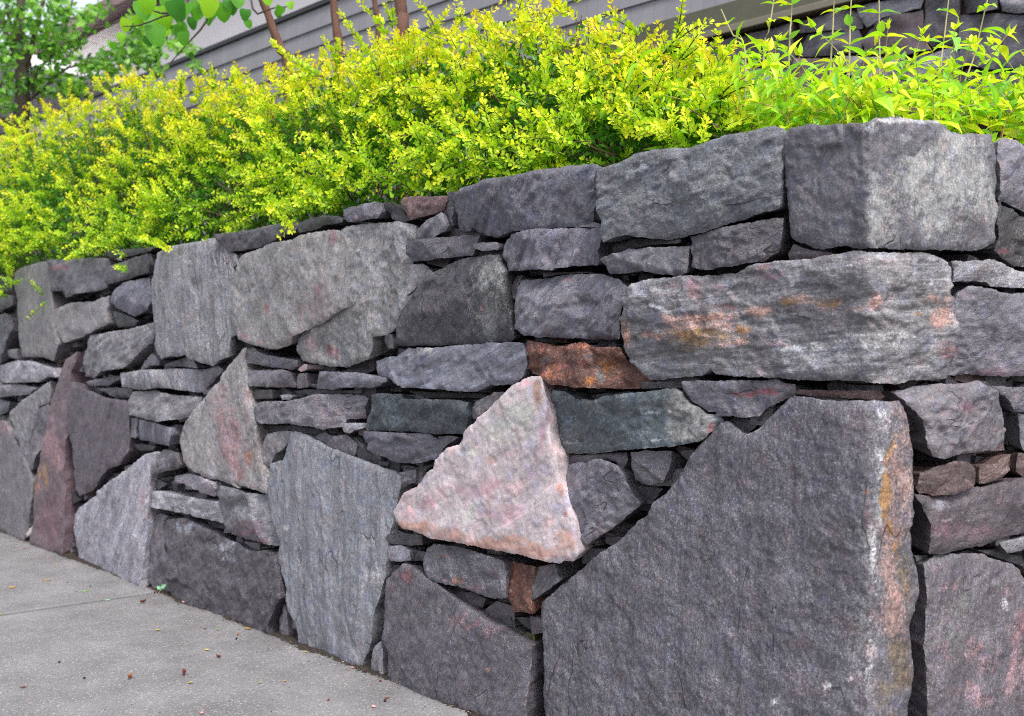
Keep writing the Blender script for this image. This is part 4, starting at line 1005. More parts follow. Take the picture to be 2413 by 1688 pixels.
def build_hedge():
    rng = np.random.default_rng(21)
    N = 5300
    s = rng.uniform(-6.1, SS[-1]+.02, N*2)
    # keep fewer sprays where the hedge is farther away (they cover more there through overlap)
    dep = CORNER[1]-DL[1]*0+(-s)*.7519
    keep = rng.random(len(s)) < np.clip(3.4/dep, .45, 1.0)
    s = s[keep][:N]; N = len(s)
    th = np.where(rng.random(N) < .16, rng.uniform(-.22, .40, N), rng.uniform(-.10, 2.1, N))
    dens = fbm(np.column_stack([s, th*.45]), 7.0, 2, 91)
    k2 = dens+rng.normal(0, .18, N) > -.26                # leaves hollows
    s, th = s[k2], th[k2]; N = len(s)
    hollows = [(-2.577, .08, .19, .55), (-.64, .12, .13, .40), (-2.05, .65, .13, .28), (-1.5, .55, .10, .20), (-3.25, .5, .16, .20), (-4.0, .75, .2, .22)]
    hol = np.zeros(N)
    for (hs, ht, ra, rb) in hollows:
        hol = np.maximum(hol, np.exp(-(((s-hs)/ra)**2+((th-ht)/rb)**2)**1.5))
    k3 = rng.random(N) > hol*.97
    s, th, hol = s[k3], th[k3], hol[k3]; N = len(s)
    inner = rng.random(N)**1.3*.30+hol*.35
    w, z = hedge_pt(s, th, inner)
    w2, z2 = hedge_pt(s, th+.12, inner)
    O = hedge_xyz(s, w, z)
    tan = norm(np.column_stack([w2-w, z2-z])); nrm2 = np.column_stack([-tan[:, 1], tan[:, 0]])   # outward in (w,z)
    nrm2 *= np.sign((nrm2*np.column_stack([np.full(N, 0)+w-.40, z-WALLTOP])).sum(1))[:, None]
    Nv = np.column_stack([-nrm2[:, 0:1]*NL[None], nrm2[:, 1]])
    fl = np.clip((.55-th)/.55, 0, 1)[:, None]
    D0 = norm(Nv*.85+np.array([0, 0, .18])*(1-fl*1.6)+rng.normal(0, .66, (N, 3))+np.column_stack([np.tile(NL*.30, (N, 1)), np.zeros(N)])*fl)
    Ln = rng.uniform(.05, .125, N)*np.where(rng.random(N) < .06, 1.4, 1)*np.where(th > .9, .66, 1)
    # a few long wands that break the outline
    LO, LX, LZ, LS, LC, LSeg = [], [], [], [], [], []
    paths, rads, pseg = [], [], []
    bounds = [-4.05, -2.75, -1.55]
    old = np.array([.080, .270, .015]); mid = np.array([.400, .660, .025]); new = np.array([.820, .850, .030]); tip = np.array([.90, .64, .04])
    def spray(o, d, L, age, seg, dense=1.0, r0=.0011):
        nn = max(4, int(L/.0115))
        t = np.linspace(0, 1, nn)
        side = norm(np.cross(d, rng.normal(0, 1, 3)))
        droop = np.array([0, 0, -1.])*rng.uniform(-.1, .35)
        P = o+d*(t*L)[:, None]+side*(rng.uniform(-.25, .25)*L*(t**2))[:, None]+droop*(L*.5*t**2)[:, None]
        rel = P[:, :2]-CORNER; ps_ = rel@DL; pw_ = -(rel@NL)
        bad = (P[:, 2] < np.interp(ps_, TS, TZ)+.012) & (pw_ > -.030)
        if bad[0] and bad.all(): return
        if bad.any():
            f0 = int(np.argmax(bad))
            if f0 < 3: return
            P = P[:f0]; t = t[:f0]; nn = f0
        paths.append(P[::3] if nn > 6 else P); rads.append(np.linspace(r0*1.4, r0*.6, len(paths[-1]))); pseg.append(seg)
        Tn = norm(np.gradient(P, axis=0))
        for i in range(nn):
            if rng.random() > dense: continue
            c = rng.integers(4, 7); a0 = rng.uniform(0, 6.28)
            A = norm(np.cross(Tn[i], [0.3, .2, .9])); B = np.cross(Tn[i], A)
            az = a0+np.arange(c)*2.4+rng.normal(0, .3, c)
            rad = A*np.cos(az)[:, None]+B*np.sin(az)[:, None]
            up = rng.uniform(.3, 1.1, c)[:, None]
            X = norm(rad+Tn[i]*up+np.array([0, 0, .25]))
            Z = norm(Tn[i]*1.0-rad*.35+np.array([0, 0, .55])+rng.normal(0, .3, (c, 3)))
            sz = rng.uniform(.0115, .0228, c)*(1-.35*t[i]**3)
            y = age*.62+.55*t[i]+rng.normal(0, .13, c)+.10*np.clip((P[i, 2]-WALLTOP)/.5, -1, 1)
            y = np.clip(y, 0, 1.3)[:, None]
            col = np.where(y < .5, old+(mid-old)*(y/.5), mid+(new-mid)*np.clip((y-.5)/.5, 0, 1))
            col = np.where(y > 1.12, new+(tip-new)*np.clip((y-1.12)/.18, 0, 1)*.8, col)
            col = col*rng.uniform(.82, 1.15, (c, 1))
            LO.append(np.repeat(P[i][None], c, 0)+rad*.0015); LX.append(X); LZ.append(Z); LS.append(sz); LC.append(col); LSeg.append(np.full(c, seg))
    seg = np.searchsorted(bounds, s)
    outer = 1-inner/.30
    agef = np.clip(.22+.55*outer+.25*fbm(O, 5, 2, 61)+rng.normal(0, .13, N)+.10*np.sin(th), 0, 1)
    # yellower new growth on top, greener skirts and hollows
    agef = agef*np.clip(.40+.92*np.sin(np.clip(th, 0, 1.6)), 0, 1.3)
    for i in range(N):
        spray(O[i], D0[i], Ln[i], agef[i], seg[i])
    # long wands traced from the crest of the hedge
    wands = [(163, 300, 163, 192, -.3), (87, 300, 80, 240, -.2), (57, 330, 15, 290, -.3), (322, 230, 322, 155, -.35), (425, 220, 436, 160, -.3),
             (500, 210, 508, 138, -.3), (540, 210, 560, 150, -.3), (760, 180, 625, 128, -.2), (800, 150, 755, 88, -.3), (890, 160, 790, 12, -.25),
             (905, 80, 862, 0, -.25), (930, 60, 908, -40, -.3), (1030, 80, 1000, -10, -.3), (1080, 60, 1075, 0, -.4), (1500, 80, 1432, 20, -.4),
             (1590, 110, 1618, -10, -.35), (1570, 120, 1645, 28, -.3), (1600, 140, 1655, 78, -.25), (1690, 240, 1785, 160, -.25),
             (1520, 290, 1545, 300, -.1), (700, 520, 660, 545, .03), (985, 450, 1002, 485, .02), (640, 470, 690, 560, .03), (20, 600, 15, 660, .05),
             (200, 590, 150, 610, .03), (330, 560, 400, 575, .02)]
    for (x0, y0, x1, y1, d) in wands:
        s0, z0 = ray_sv(x0, y0, d); s1, z1 = ray_sv(x1, y1, d+.03)
        a = hedge_xyz(np.array([s0]), np.array([-d]), np.array([z0]))[0]; b = hedge_xyz(np.array([s1]), np.array([-d-.03]), np.array([z1]))[0]
        L = np.linalg.norm(b-a)
        for q in range(2):
            spray(a+rng.normal(0, .008, 3)*q, norm(b-a+rng.normal(0, .05, 3)*q*L/.1*.3), L*(1-.35*q), .55, int(np.searchsorted(bounds, s0)), .85, .0019)
    # shaded old wood and leaves inside
    Ni = 46000
    si = rng.uniform(-6.1, SS[-1]-.05, Ni); ti = rng.uniform(.05, 2.2, Ni)
    hi = np.zeros(Ni)
    for (hs, ht, ra, rb) in hollows: hi = np.maximum(hi, np.exp(-(((si-hs)/ra)**2+((ti-ht)/rb)**2)**1.5))
    wi, zi = hedge_pt(si, ti, rng.uniform(.14, .5, Ni)+hi*.25)
    Oi = hedge_xyz(si, wi, zi)
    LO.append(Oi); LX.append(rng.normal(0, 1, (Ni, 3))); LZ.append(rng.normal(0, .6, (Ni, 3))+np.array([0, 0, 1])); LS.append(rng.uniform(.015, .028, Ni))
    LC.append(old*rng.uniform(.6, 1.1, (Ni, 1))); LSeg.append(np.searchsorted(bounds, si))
    for i in range(420):
        s0 = rng.uniform(-6.0, SS[-1]-.1); t0 = rng.uniform(.2, 2.0)
        wa, za = hedge_pt([s0], [t0], .10); wb, zb = hedge_pt([s0+rng.normal(0, .10)], [1.3], .92)
        a = hedge_xyz(np.array([s0]), wa, za)[0]; b = hedge_xyz(np.array([s0+rng.normal(0, .12)]), wb, zb)[0]
        m = (a+b)/2+rng.normal(0, .03, 3)
        paths.append(np.array([b, m, a])); rads.append(np.array([.0045, .003, .0014])); pseg.append(int(np.searchsorted(bounds, s0)))
    LO, LX, LZ, LS, LC, LSeg = map(np.concatenate, (LO, LX, LZ, LS, LC, LSeg))
    rel = LO[:, :2]-CORNER; ss_ = rel@DL; ww_ = -(rel@NL)
    ok = ~((LO[:, 2] < np.interp(ss_, TS, TZ)+.006) & (ww_ > -.028))
    LO, LX, LZ, LS, LC, LSeg = LO[ok], LX[ok], LZ[ok], LS[ok], LC[ok], LSeg[ok]
    # nothing grows inside the stone: lift leaves that fall behind the wall face below its top
    print('hedge leaves', len(LO))
    labs = ['golden barberry shrub at the far left, hanging lowest over the wall',
            'golden barberry shrub above the tall grey slabs, in front of the grey siding',
            'tall golden barberry mound over the small capstones, trunks behind it',
            'golden barberry shrub over the right capstones, next to the long-leaved perennials']
    for k in range(4):
        m = LSeg == k
        c0 = np.array([*(CORNER+[-4.9, -3.4, -2.1, -.9][k]*DL-.4*NL), 1.14])
        r = empty('barberry_shrub', tuple(c0)); tag(r, labs[k], 'shrub', 'golden barberry shrubs along the wall top')
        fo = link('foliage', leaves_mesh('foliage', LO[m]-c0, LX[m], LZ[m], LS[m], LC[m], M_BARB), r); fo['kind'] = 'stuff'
        ps = [p-c0 for p, q in zip(paths, pseg) if q == k]; rs = [p for p, q in zip(rads, pseg) if q == k]
        V, F = tube_np(ps, rs, 3)
        b = link('branches', mesh_np('branches', V, F, [M_TWIG], True), r); b['kind'] = 'stuff'
build_hedge()

# ------------------------------------------------------------------ broad leaves: one mesh per shade, shared
def blade(name, prof, col, length=1.0, droop=.25, fold_=.12, nl=7):
    """prof(t)->half width; a folded, drooping blade with a midrib"""
    V, F = [], []
    for i in range(nl):
        t = i/(nl-1); hw = prof(t)
        x = t*length; z = -droop*t*t*length
        for j, u in enumerate((-1, -.5, 0, .5, 1)):
            V.append((x, u*hw, z+abs(u)*fold_*hw*1.6-(.03*math.sin(t*9)*hw if abs(u) > .9 else 0)))
    for i in range(nl-1):
        for j in range(4):
            a = i*5+j; F.append((a, a+1, a+6, a+5))
    me = mesh_np(name, V, np.array(F), [M_LEAF], True, dict(lc=np.tile([*col, 1], (len(V), 1))))
    return me
def prof_lance(t): return .235*math.sin(math.pi*min(1, t**.72))*(1-.25*t)+.004
def prof_heart(t): return .50*math.sqrt(max(0, math.sin(math.pi*min(1, (t*.92+.08)**.62))))*(1-.12*t)+.01
def prof_oval(t): return .30*math.sin(math.pi*min(1, t**.85))+.01
LG = [(.46, .74, .035), (.36, .66, .05), (.62, .78, .04), (.26, .55, .10), (.72, .76, .05)]
LANCE = [blade('leaf', prof_lance, LG[i % 5], 1, .15+.22*(i % 3), .3) for i in range(10)]
HEART = [blade('leaf', prof_heart, c, 1, .10+.1*(i % 3), .10, 9) for i, c in enumerate([(.10, .33, .02), (.22, .50, .02), (.06, .24, .03), (.30, .56, .02)])]
def put_leaf(me, o, x, zup, size, parent, pinv):
    x = norm(np.asarray(x, float)); y = norm(np.cross(zup, x)); z = np.cross(x, y)
    ob = bpy.data.objects.new('leaf', me); COL.objects.link(ob); ob.parent = parent
    M = Matrix(((x[0], y[0], z[0], o[0]), (x[1], y[1], z[1], o[1]), (x[2], y[2], z[2], o[2]), (0, 0, 0, 1)))
    ob.matrix_local = pinv @ M @ Matrix.Scale(size, 4)
    return ob
def px3(px, py, Y): return np.array([(px-CX)/FPX*Y, Y, CAM_H-(py-CY)/FPX*Y])
def bez(P, n=14):
    P = np.asarray(P, float); t = np.linspace(0, len(P)-1, n)
    out = []
    for u in t:
        i = min(int(u), len(P)-2); f = u-i
        p0, p1, p2, p3 = P[max(i-1, 0)], P[i], P[i+1], P[min(i+2, len(P)-1)]
        out.append(.5*((2*p1)+(-p0+p2)*f+(2*p0-5*p1+4*p2-p3)*f*f+(-p0+3*p1-3*p2+p3)*f**3))
    return np.array(out)

def wall_Y(px):
    r = (px-CX)/FPX
    if px < 2044: s = (1.8955*r-.6065)/(.6593+.7519*r); return 1.8955-.7519*s
    s = (1.8955*r-.6065)/(.8537-.5208*r); return 1.8955+.5208*s
def build_perennials():
    rng = np.random.default_rng(44)
    def shoot(root, pinv, path, r, mat, pair=.045, L=(.035, .058), start=.25, tipstar=True):
        P = bez(path, 12); n = len(P)
        V, F = tube_np([P], [np.linspace(r, r*.45, n)], 6)
        st = link('stem', mesh_np('stem', V-np.array(root.location), F, [mat], True), root)
        seg = np.linalg.norm(np.diff(P, axis=0), axis=1); cum = np.concatenate([[0], np.cumsum(seg)]); tot = cum[-1]
        d = tot*start; a = rng.uniform(0, 3.1)
        while d < tot:
            i = min(int(np.searchsorted(cum, d)), n-1); p = np.array([np.interp(d, cum, P[:, q]) for q in range(3)])
            Tn = norm(P[min(i+1, n-1)]-P[max(i-1, 0)])
            A = norm(np.cross(Tn, [.2, .1, .3])); B = np.cross(Tn, A)
            for q in (0, 1):
                rad = A*math.cos(a+q*math.pi)+B*math.sin(a+q*math.pi)
                u = d/tot
                X = rad+Tn*rng.uniform(.0, .5)+np.array([0, 0, rng.uniform(-.2, .25)])
                put_leaf(LANCE[rng.integers(0, 10)], p, X, Tn+np.array([0, 0, .6])+rng.normal(0, .25, 3), rng.uniform(*L)*(1-.25*u), root, pinv)
            a += 1.57+rng.normal(0, .2); d += pair*rng.uniform(.75, 1.2)*(1-.45*d/tot)
        if tipstar:
            p = P[-1]; Tn = norm(P[-1]-P[-2])
            for q in range(4):
                X = Tn+rng.normal(0, .55, 3); put_leaf(LANCE[[4, 2, 4, 0][q]], p, X, rng.normal(0, 1, 3)+np.array([0, 0, .5]), rng.uniform(.018, .032), root, pinv)
    # tall cane-like stems that run out of the top of the picture
    tall = [((1757, 142), (1725, 80), (1699, 22), 2.55, M_TAN, 'bent pale green stem nearest the barberry'),
            ((1799, 140), (1812, 70), (1830, -40), 2.8, M_TAN, 'thin pale stem left of the olive trim end'),
            ((1860, 120), (1864, 50), (1870, -40), 2.8, M_TAN, 'straight tan stem over the right of the first capstone'),
            ((1957, 165), (1962, 80), (1967, -40), 2.7, M_TAN, 'tan stem above the middle of the corner capstone'),
            ((2001, 150), (2003, 60), (2008, -40), 2.75, M_TAN, 'pale green stem beside the dark base stone'),
            ((2072, 190), (2072, 90), (2071, -40), 2.75, M_TAN, 'upright tan stem against the mauve base stone'),
            ((2214, 190), (2225, 90), (2240, -40), 2.7, M_TAN, 'thick green stem right of the mauve base stone'),
            ((2262, 245), (2296, 130), (2338, -50), 2.55, M_TAN, 'leaning bright green stem at the far right')]
    for (a, b, c, Y, mt, lb) in tall:
        p0 = px3(a[0]-2, 262, Y); base = np.array([p0[0], p0[1]+.05, 1.16])
        root = empty('tall_perennial', tuple(base)); tag(root, lb+', with paired narrow leaves', 'plant', 'tall stems rising from the bed')
        pinv = Matrix.Translation(-Vector(base))
        shoot(root, pinv, [base, px3(a[0], a[1], Y), px3(b[0], b[1], Y), px3(c[0], c[1], Y)], .0030, mt, .085, (.045, .065), .38, False)
    # leafy clumps in front
    spots = [(1640, 'narrow-leaved clump mixed into the edge of the barberry', 5), (1715, 'arching narrow-leaved clump over the first large capstone', 6),
             (1790, 'yellow-green clump behind the joint of the two largest capstones', 7), (1860, 'yellow-green clump behind the dark half of the corner capstone', 8),
             (1930, 'low dense clump behind the highest edge of the corner capstone', 9), (2000, 'clump with coppery stems behind the pale half of the corner capstone', 9),
             (2070, 'clump of upturned leaves in front of the mauve base stone', 9), (2140, 'clump reaching up beside the mauve base stone', 9),
             (2215, 'clump behind the right edge of the corner capstone', 8), (2290, 'broad-leaved clump above the last capstone', 8),
             (2370, 'clump at the right edge of the picture', 8), (2440, 'clump just leaving the right side of the picture', 6)]
    for px, lb, n in spots:
        Yw = wall_Y(px)+.02
        base = px3(px, 285, Yw+.42); base[2] = 1.16
        root = empty('leafy_perennial', tuple(base)); tag(root, lb, 'plant', 'leafy perennials behind the corner stones')
        pinv = Matrix.Translation(-Vector(base))
        for q in range(n+4):
            x = px+rng.uniform(-52, 52); Y = wall_Y(x)+rng.uniform(.20, .62)
            ytop = rng.choice([rng.uniform(60, 130), rng.uniform(120, 215), rng.uniform(190, 260)], p=[.16, .32, .52])
            lean = rng.uniform(-150, 150)
            if px < 1730: ytop = max(ytop, 115)
            if px > 2250: ytop = max(ytop-20, 80)
            b0 = px3(x, 330, Y); b0[2] = 1.15
            shoot(root, pinv, [b0, px3(x+lean*.3, (330+ytop)/2, max(Y, wall_Y(x+lean*.3)+.14)), px3(x+lean, ytop, max(Y-.02, wall_Y(x+lean)+.12))], .0016, M_REDSTEM if rng.random() < .6 else M_TAN, .050, (.044, .080), .12)
build_perennials()

# ------------------------------------------------------------------ trees
def build_trees():
    rng = np.random.default_rng(9)
    def trunk_tree(pts, Y, r, lb, leaves=(), lmesh=HEART):
        P = [px3(x, y, Y) for x, y in pts]
        base = np.array([P[0][0], P[0][1], 1.12])
        root = empty('slender_tree', tuple(base)); tag(root, lb, 'tree', 'slender trees behind the hedge')
        path = bez([base]+P, 16)
        path = path + np.column_stack([vnoise(path, 6, 3), vnoise(path, 6, 4), np.zeros(len(path))])*.006
        V, F = tube_np([path], [np.interp(np.linspace(0, 1, 16), [0, 1], [r*1.1, r*.85])*(1+.07*rng.normal(0, 1, 16))], 12)
        link('trunk', mesh_np('trunk', V-base, F, [M_BARK], True), root)
        return root, Matrix.Translation(-Vector(base)), base
    r1, inv1, b1 = trunk_tree([(680, 180), (664, 120), (640, 55), (612, -15), (560, -140)], 4.6, .0185, 'brown slender trunk leaning left, in front of the siding')
    r2, inv2, b2 = trunk_tree([(799, 160), (796, 100), (790, 50), (783, -20), (775, -140)], 4.5, .0165, 'upright brown trunk just right of the leaning one')
    r3, inv3, b3 = trunk_tree([(948, 90), (945, 40), (941, -20), (935, -140)], 4.1, .023, 'thickest of the slender brown trunks, above the hedge')
    r4, inv4, b4 = trunk_tree([(892, 90), (888, 40), (880, -20), (870, -140)], 5.4, .014, 'pale thin trunk between two brown trunks')
    # overhanging branch with broad heart-shaped leaves, belongs to the leaning tree
    Y = 4.2
    tips = [px3(560, -140, 4.6), px3(480, -60, 4.4), px3(425, 30, Y), px3(395, 35, Y), px3(330, 60, Y), px3(290, 62, Y)]
    br = [bez(tips, 12), bez([px3(480, -60, 4.4), px3(500, 10, Y), px3(480, 60, Y), px3(440, 105, Y), px3(400, 150, Y)], 10), bez([px3(425, 30, Y), px3(370, 30, Y), px3(345, 5, Y)], 6),
          bez([px3(560, -140, 4.6), px3(585, -40, 4.3), px3(600, 30, 4.2), px3(640, 20, 4.2), px3(690, 15, 4.2)], 10)]
    V, F = tube_np(br, [np.linspace(.006, .002, len(b)) for b in br], 6)
    link('branch', mesh_np('branch', V-b1, F, [M_BARK2], True), r1)
    big = [(335, 15, 1.35, 0), (372, 30, 1.2, 1), (385, 42, 1.15, 1), (362, 75, 1.3, 0), (352, 50, 1.0, 0), (410, 15, 1.3, 2), (440, 25, 1.45, 0), (470, 18, 1.2, 0),
           (415, 70, 1.1, 0), (392, 62, 1.0, 3), (430, 85, .9, 0), (500, 10, 1.2, 3), (512, 30, .9, 0), (530, 20, 1.2, 0), (545, 8, 1.0, 2), (455, 50, .8, 2),
           (318, 45, .8, 1), (300, 55, .9, 3), (290, 85, .6, 1), (270, 105, .5, 0), (575, 30, .7, 2), (582, 55, .55, 0), (665, 22, .6, 0), (680, 10, .5, 1), (650, 30, .5, 2),
           (500, 45, .7, 0), (350, 5, 1.1, 1), (395, 5, 1.0, 0), (480, -5, 1.2, 1), (560, -5, 1.0, 0), (620, -10, .9, 1), (345, 95, .6, 2), (380, 100, .5, 0)]
    for (x, y, sc, ci) in big:
        o = px3(x+rng.uniform(-4, 4), y-12*sc, Y+rng.uniform(-.15, .15))
        X = np.array([rng.uniform(-.5, .5), rng.uniform(-.2, .2), -1]); Zu = np.array([rng.uniform(-.6, .6), -1, rng.uniform(0, .9)])
        put_leaf(HEART[ci], o, X, Zu, .062*sc, r1, inv1)
    # far left tree
    Y = 7.4
    base = px3(50, 700, Y); base[2] = 1.1
    root = empty('leafy_tree', tuple(base)); tag(root, 'grey-trunked tree with many forking limbs at the left edge', 'tree')
    inv = Matrix.Translation(-Vector(base))
    limb = lambda pts, r0, r1, Yo=0.0: (bez([px3(x/4.588, y/4.588, Y+Yo*i/len(pts)) for i, (x, y) in enumerate(pts)], 12), np.linspace(r0, r1, 12))
    tr = limb([(190, 3000), (225, 1400), (245, 1000), (235, 700), (240, 520)], .058, .036)
    V, F = tube_np([tr[0]], [tr[1]], 12)
    link('trunk', mesh_np('trunk', V-base, F, [M_BARK2], True), root)
    limbs = [limb([(240, 640), (215, 350), (225, 100), (230, -300)], .034, .026), limb([(230, 700), (120, 480), (40, 300), (-60, 50), (-200, -300)], .024, .014),
             limb([(270, 760), (330, 560), (390, 300), (470, 0), (520, -300)], .020, .010), limb([(200, 560), (130, 330), (70, 50), (40, -300)], .016, .009),
             limb([(330, 900), (440, 730), (540, 620), (640, 420), (740, 210), (790, -60)], .012, .007, .5), limb([(540, 620), (700, 500), (850, 380), (1000, 320), (1200, 260), (1420, 160)], .009, .004, .4),
             limb([(330, 1080), (480, 950), (700, 750), (900, 700), (1100, 660), (1330, 570), (1450, 520)], .010, .004, .4), limb([(160, 720), (80, 640), (0, 560), (-80, 500)], .010, .006),
             limb([(90, 1000), (40, 960), (-40, 860), (-120, 800)], .016, .010), limb([(150, 1400), (80, 1330), (-40, 1260), (-160, 1200)], .02, .012), limb([(760, 200), (900, 190), (1020, 60), (1230, 60), (1450, 10)], .006, .003, .4),
             limb([(1000, 320), (1100, 200), (1200, 60), (1210, -60)], .005, .003, .3), limb([(360, 1060), (340, 760), (300, 560)], .010, .006)]
    for P, R in limbs:
        V, F = tube_np([P], [R], 7)
        link('limb', mesh_np('limb', V-base, F, [M_BARK2], True), root)
    # crown: many small oval leaves in sprays round the limbs
    O, X, Z, S, C = [], [], [], [], []
    cl = [(120, 100, 160), (330, 60, 150), (560, 60, 150), (640, 200, 160), (480, 330, 170), (250, 420, 150), (60, 480, 130), (90, 620, 110), (680, 440, 150), (820, 420, 130),
          (950, 160, 110), (1080, 110, 110), (900, 240, 100), (700, 600, 170), (560, 620, 110), (880, 700, 110), (1000, 740, 140), (1120, 640, 110), (1250, 600, 100), (1330, 480, 130), (1400, 620, 140),
          (1480, 480, 120), (1600, 520, 130), (1700, 560, 110), (1180, 780, 110), (1350, 700, 120), (600, 800, 120), (420, 850, 110), (270, 860, 110), (120, 960, 100), (800, 900, 130), (860, 1000, 110),
          (700, 950, 110), (60, 820, 90), (1420, 220, 90), (1500, 320, 80), (500, 1000, 80), (20, 1120, 80), (150, 1130, 60), (430, 480, 120), (350, 250, 120), (1880, 470, 90), (2040, 500, 90), (1560, 640, 110),
          (0, 300, 130), (180, 260, 110), (-100, 100, 200), (-100, 600, 200), (1700, 750, 90), (2120, 700, 60), (740, 100, 90)]
    for (x, y, rr) in cl:
        n = int(rr*.45)
        px = x+rng.normal(0, rr*.48, n); py = y+rng.normal(0, rr*.42, n)
        for a, b in zip(px, py):
            O.append(px3(a/4.588, b/4.588, Y+rng.uniform(-.35, .5)))
            X.append(rng.normal(0, 1, 3)+np.array([0, 0, -.3])); Z.append(rng.normal(0, .5, 3)+np.array([0, -.5, .9]))
            S.append(rng.uniform(.035, .068)); u = rng.random()
            C.append(np.array([.045, .17, .04])*(1-u)+np.array([.24, .50, .045])*u)
    O, X, Z, S, C = map(np.array, (O, X, Z, S, C))
    t2 = LEAF_T*np.array([1, 1.25, 1])
    cr = link('crown', leaves_mesh('crown', O-base, X, Z, S, C, M_LEAF, t2), root); cr['kind'] = 'stuff'
build_trees()

# ------------------------------------------------------------------ litter on the pavement and seedlings at the foot of the wall
def ground_px(px, py):
    Y = CAM_H*FPX/(py-CY); return np.array([(px-CX)/FPX*Y, Y, 0.0])
def build_litter():
    rng = np.random.default_rng(12)
    ZT = 3.8233
    E = lambda x, y: (x/ZT, 1200+y/ZT); Gp = lambda x, y: (750+x/ZT, 1260+y/ZT); Z2 = lambda x, y: (x/1.9133, 1300+y/1.9133)
    cols = dict(orange=(.42, .15, .06), red=(.22, .05, .04), yellow=(.50, .42, .10), green=(.22, .50, .12), brown=(.05, .03, .03), pink=(.70, .38, .34), gold=(.44, .28, .07), pale=(.8, .78, .72), black=(.02, .02, .02), mint=(.35, .68, .40))
    mats = {k: leaf_material('litter_'+k, .1, .6, .2) for k in ('leaf',)}
    items = [('curled_leaf', E(1175, 1530), 'orange', .030, 'curled orange leaf below the middle of the near slab'),
             ('curled_leaf', E(1660, 1500), 'red', .032, 'crumpled rust red leaf, largest on the near slab'),
             ('curled_leaf', E(1970, 1345), 'red', .020, 'dark red crumpled leaf up and right of the rust red one'),
             ('curled_leaf', E(1290, 850), 'red', .030, 'red curled leaf just below the pavement joint'),
             ('fallen_leaf', E(420, 650), 'gold', .030, 'flat golden leaf on the far slab'),
             ('fallen_leaf', E(110, 715), 'gold', .034, 'orange and gold leaf near the left edge, above the joint'),
             ('fallen_leaf', E(765, 750), 'green', .024, 'small green leaf above the joint'),
             ('fallen_leaf', E(500, 513), 'yellow', .018, 'small yellow leaf in the middle of the far slab'),
             ('fallen_leaf', E(435, 440), 'pink', .022, 'narrow pale pink petal on the far slab'),
             ('fallen_leaf', E(222, 360), 'orange', .020, 'orange leaf near the tall pink stone'),
             ('fallen_leaf', E(365, 350), 'gold', .024, 'golden leaf lying against the tall pink stone'),
             ('fallen_leaf', E(90, 212), 'gold', .020, 'golden leaf at the foot of the leftmost stone'),
             ('fallen_leaf', E(965, 828), 'mint', .022, 'pale green leaf caught in the joint'),
             ('fallen_leaf', E(1650, 845), 'pink', .022, 'salmon petal below the mint green seedling'),
             ('fallen_leaf', E(1425, 1097), 'yellow', .020, 'yellow leaf below the joint, near its right end'),
             ('fallen_leaf', E(1865, 1277), 'yellow', .020, 'yellow leaf above the rust red crumpled leaf'),
             ('fallen_leaf', E(1965, 1090), 'green', .018, 'light green leaf near the dark rough stone'),
             ('fallen_leaf', E(2145, 1135), 'orange', .018, 'orange leaf beside a black pellet'),
             ('fallen_leaf', E(2235, 1085), 'gold', .026, 'brown and gold leaf nearest the dark rough stone'),
             ('fallen_leaf', E(1715, 1572), 'yellow', .016, 'pale yellow leaf just below the rust red one'),
             ('fallen_leaf', E(0, 955), 'gold', .022, 'gold leaf at the left edge on the joint'),
             ('fallen_leaf', Gp(305, 1205), 'pink', .016, 'pale pink petal near the foot of the grey slab'),
             ('fallen_leaf', Gp(500, 1560), 'pink', .020, 'pink petal near the bottom of the picture'),
             ('fallen_leaf', Gp(95, 1495), 'red', .013, 'small red petal, low in the picture'),
             ('fallen_leaf', Gp(560, 1325), 'red', .014, 'small red petal close to the pale wedge stone'),
             ('fallen_leaf', Gp(620, 1480), 'red', .015, 'red petal lying beside a dark bud'),
             ('fallen_leaf', Z2(1375, 457), 'yellow', .017, 'lemon leaf near the foot of the grey slab'),
             ('fallen_leaf', Z2(1172, 595), 'yellow', .014, 'small lemon leaf at the bottom centre'),
             ('fallen_leaf', Z2(1282, 588), 'gold', .013, 'small gold leaf right of the lemon one'),
             ('fallen_leaf', Z2(858, 595), 'yellow', .015, 'lemon leaf under the rust red crumpled leaf'),
             ('fallen_leaf', Z2(910, 733), 'pink', .018, 'pink petal on the bottom edge of the picture'),
             ('fallen_leaf', Z2(105, 615), 'red', .018, 'thin red petal near the bottom left'),
             ('bud', E(2130, 1178), 'black', .007, 'round black pellet next to an orange leaf'),
             ('bud', E(812, 703), 'black', .006, 'dark seed above the green leaf'),
             ('bud', E(760, 1533), 'black', .006, 'dark seed in the lower middle of the near slab'),
             ('bud', E(535, 1388), 'brown', .006, 'brown seed left on the near slab'),
             ('bud', Gp(602, 1508), 'brown', .008, 'dark bud near the bottom of the picture'),
             ('bud', E(1847, 1085), 'brown', .005, 'tiny dark seed left of the light green leaf'),
             ('twig', E(605, 665), 'brown', .018, 'short dark twig on the far slab'),
             ('twig', E(690, 747), 'red', .012, 'short reddish twig beside the green leaf')]
    tplx = np.array([(-.5, 0, .0), (-.25, .17, .0), (.1, .2, 0), (.5, 0, 0), (.1, -.2, 0), (-.25, -.17, 0), (0, 0, 0)])
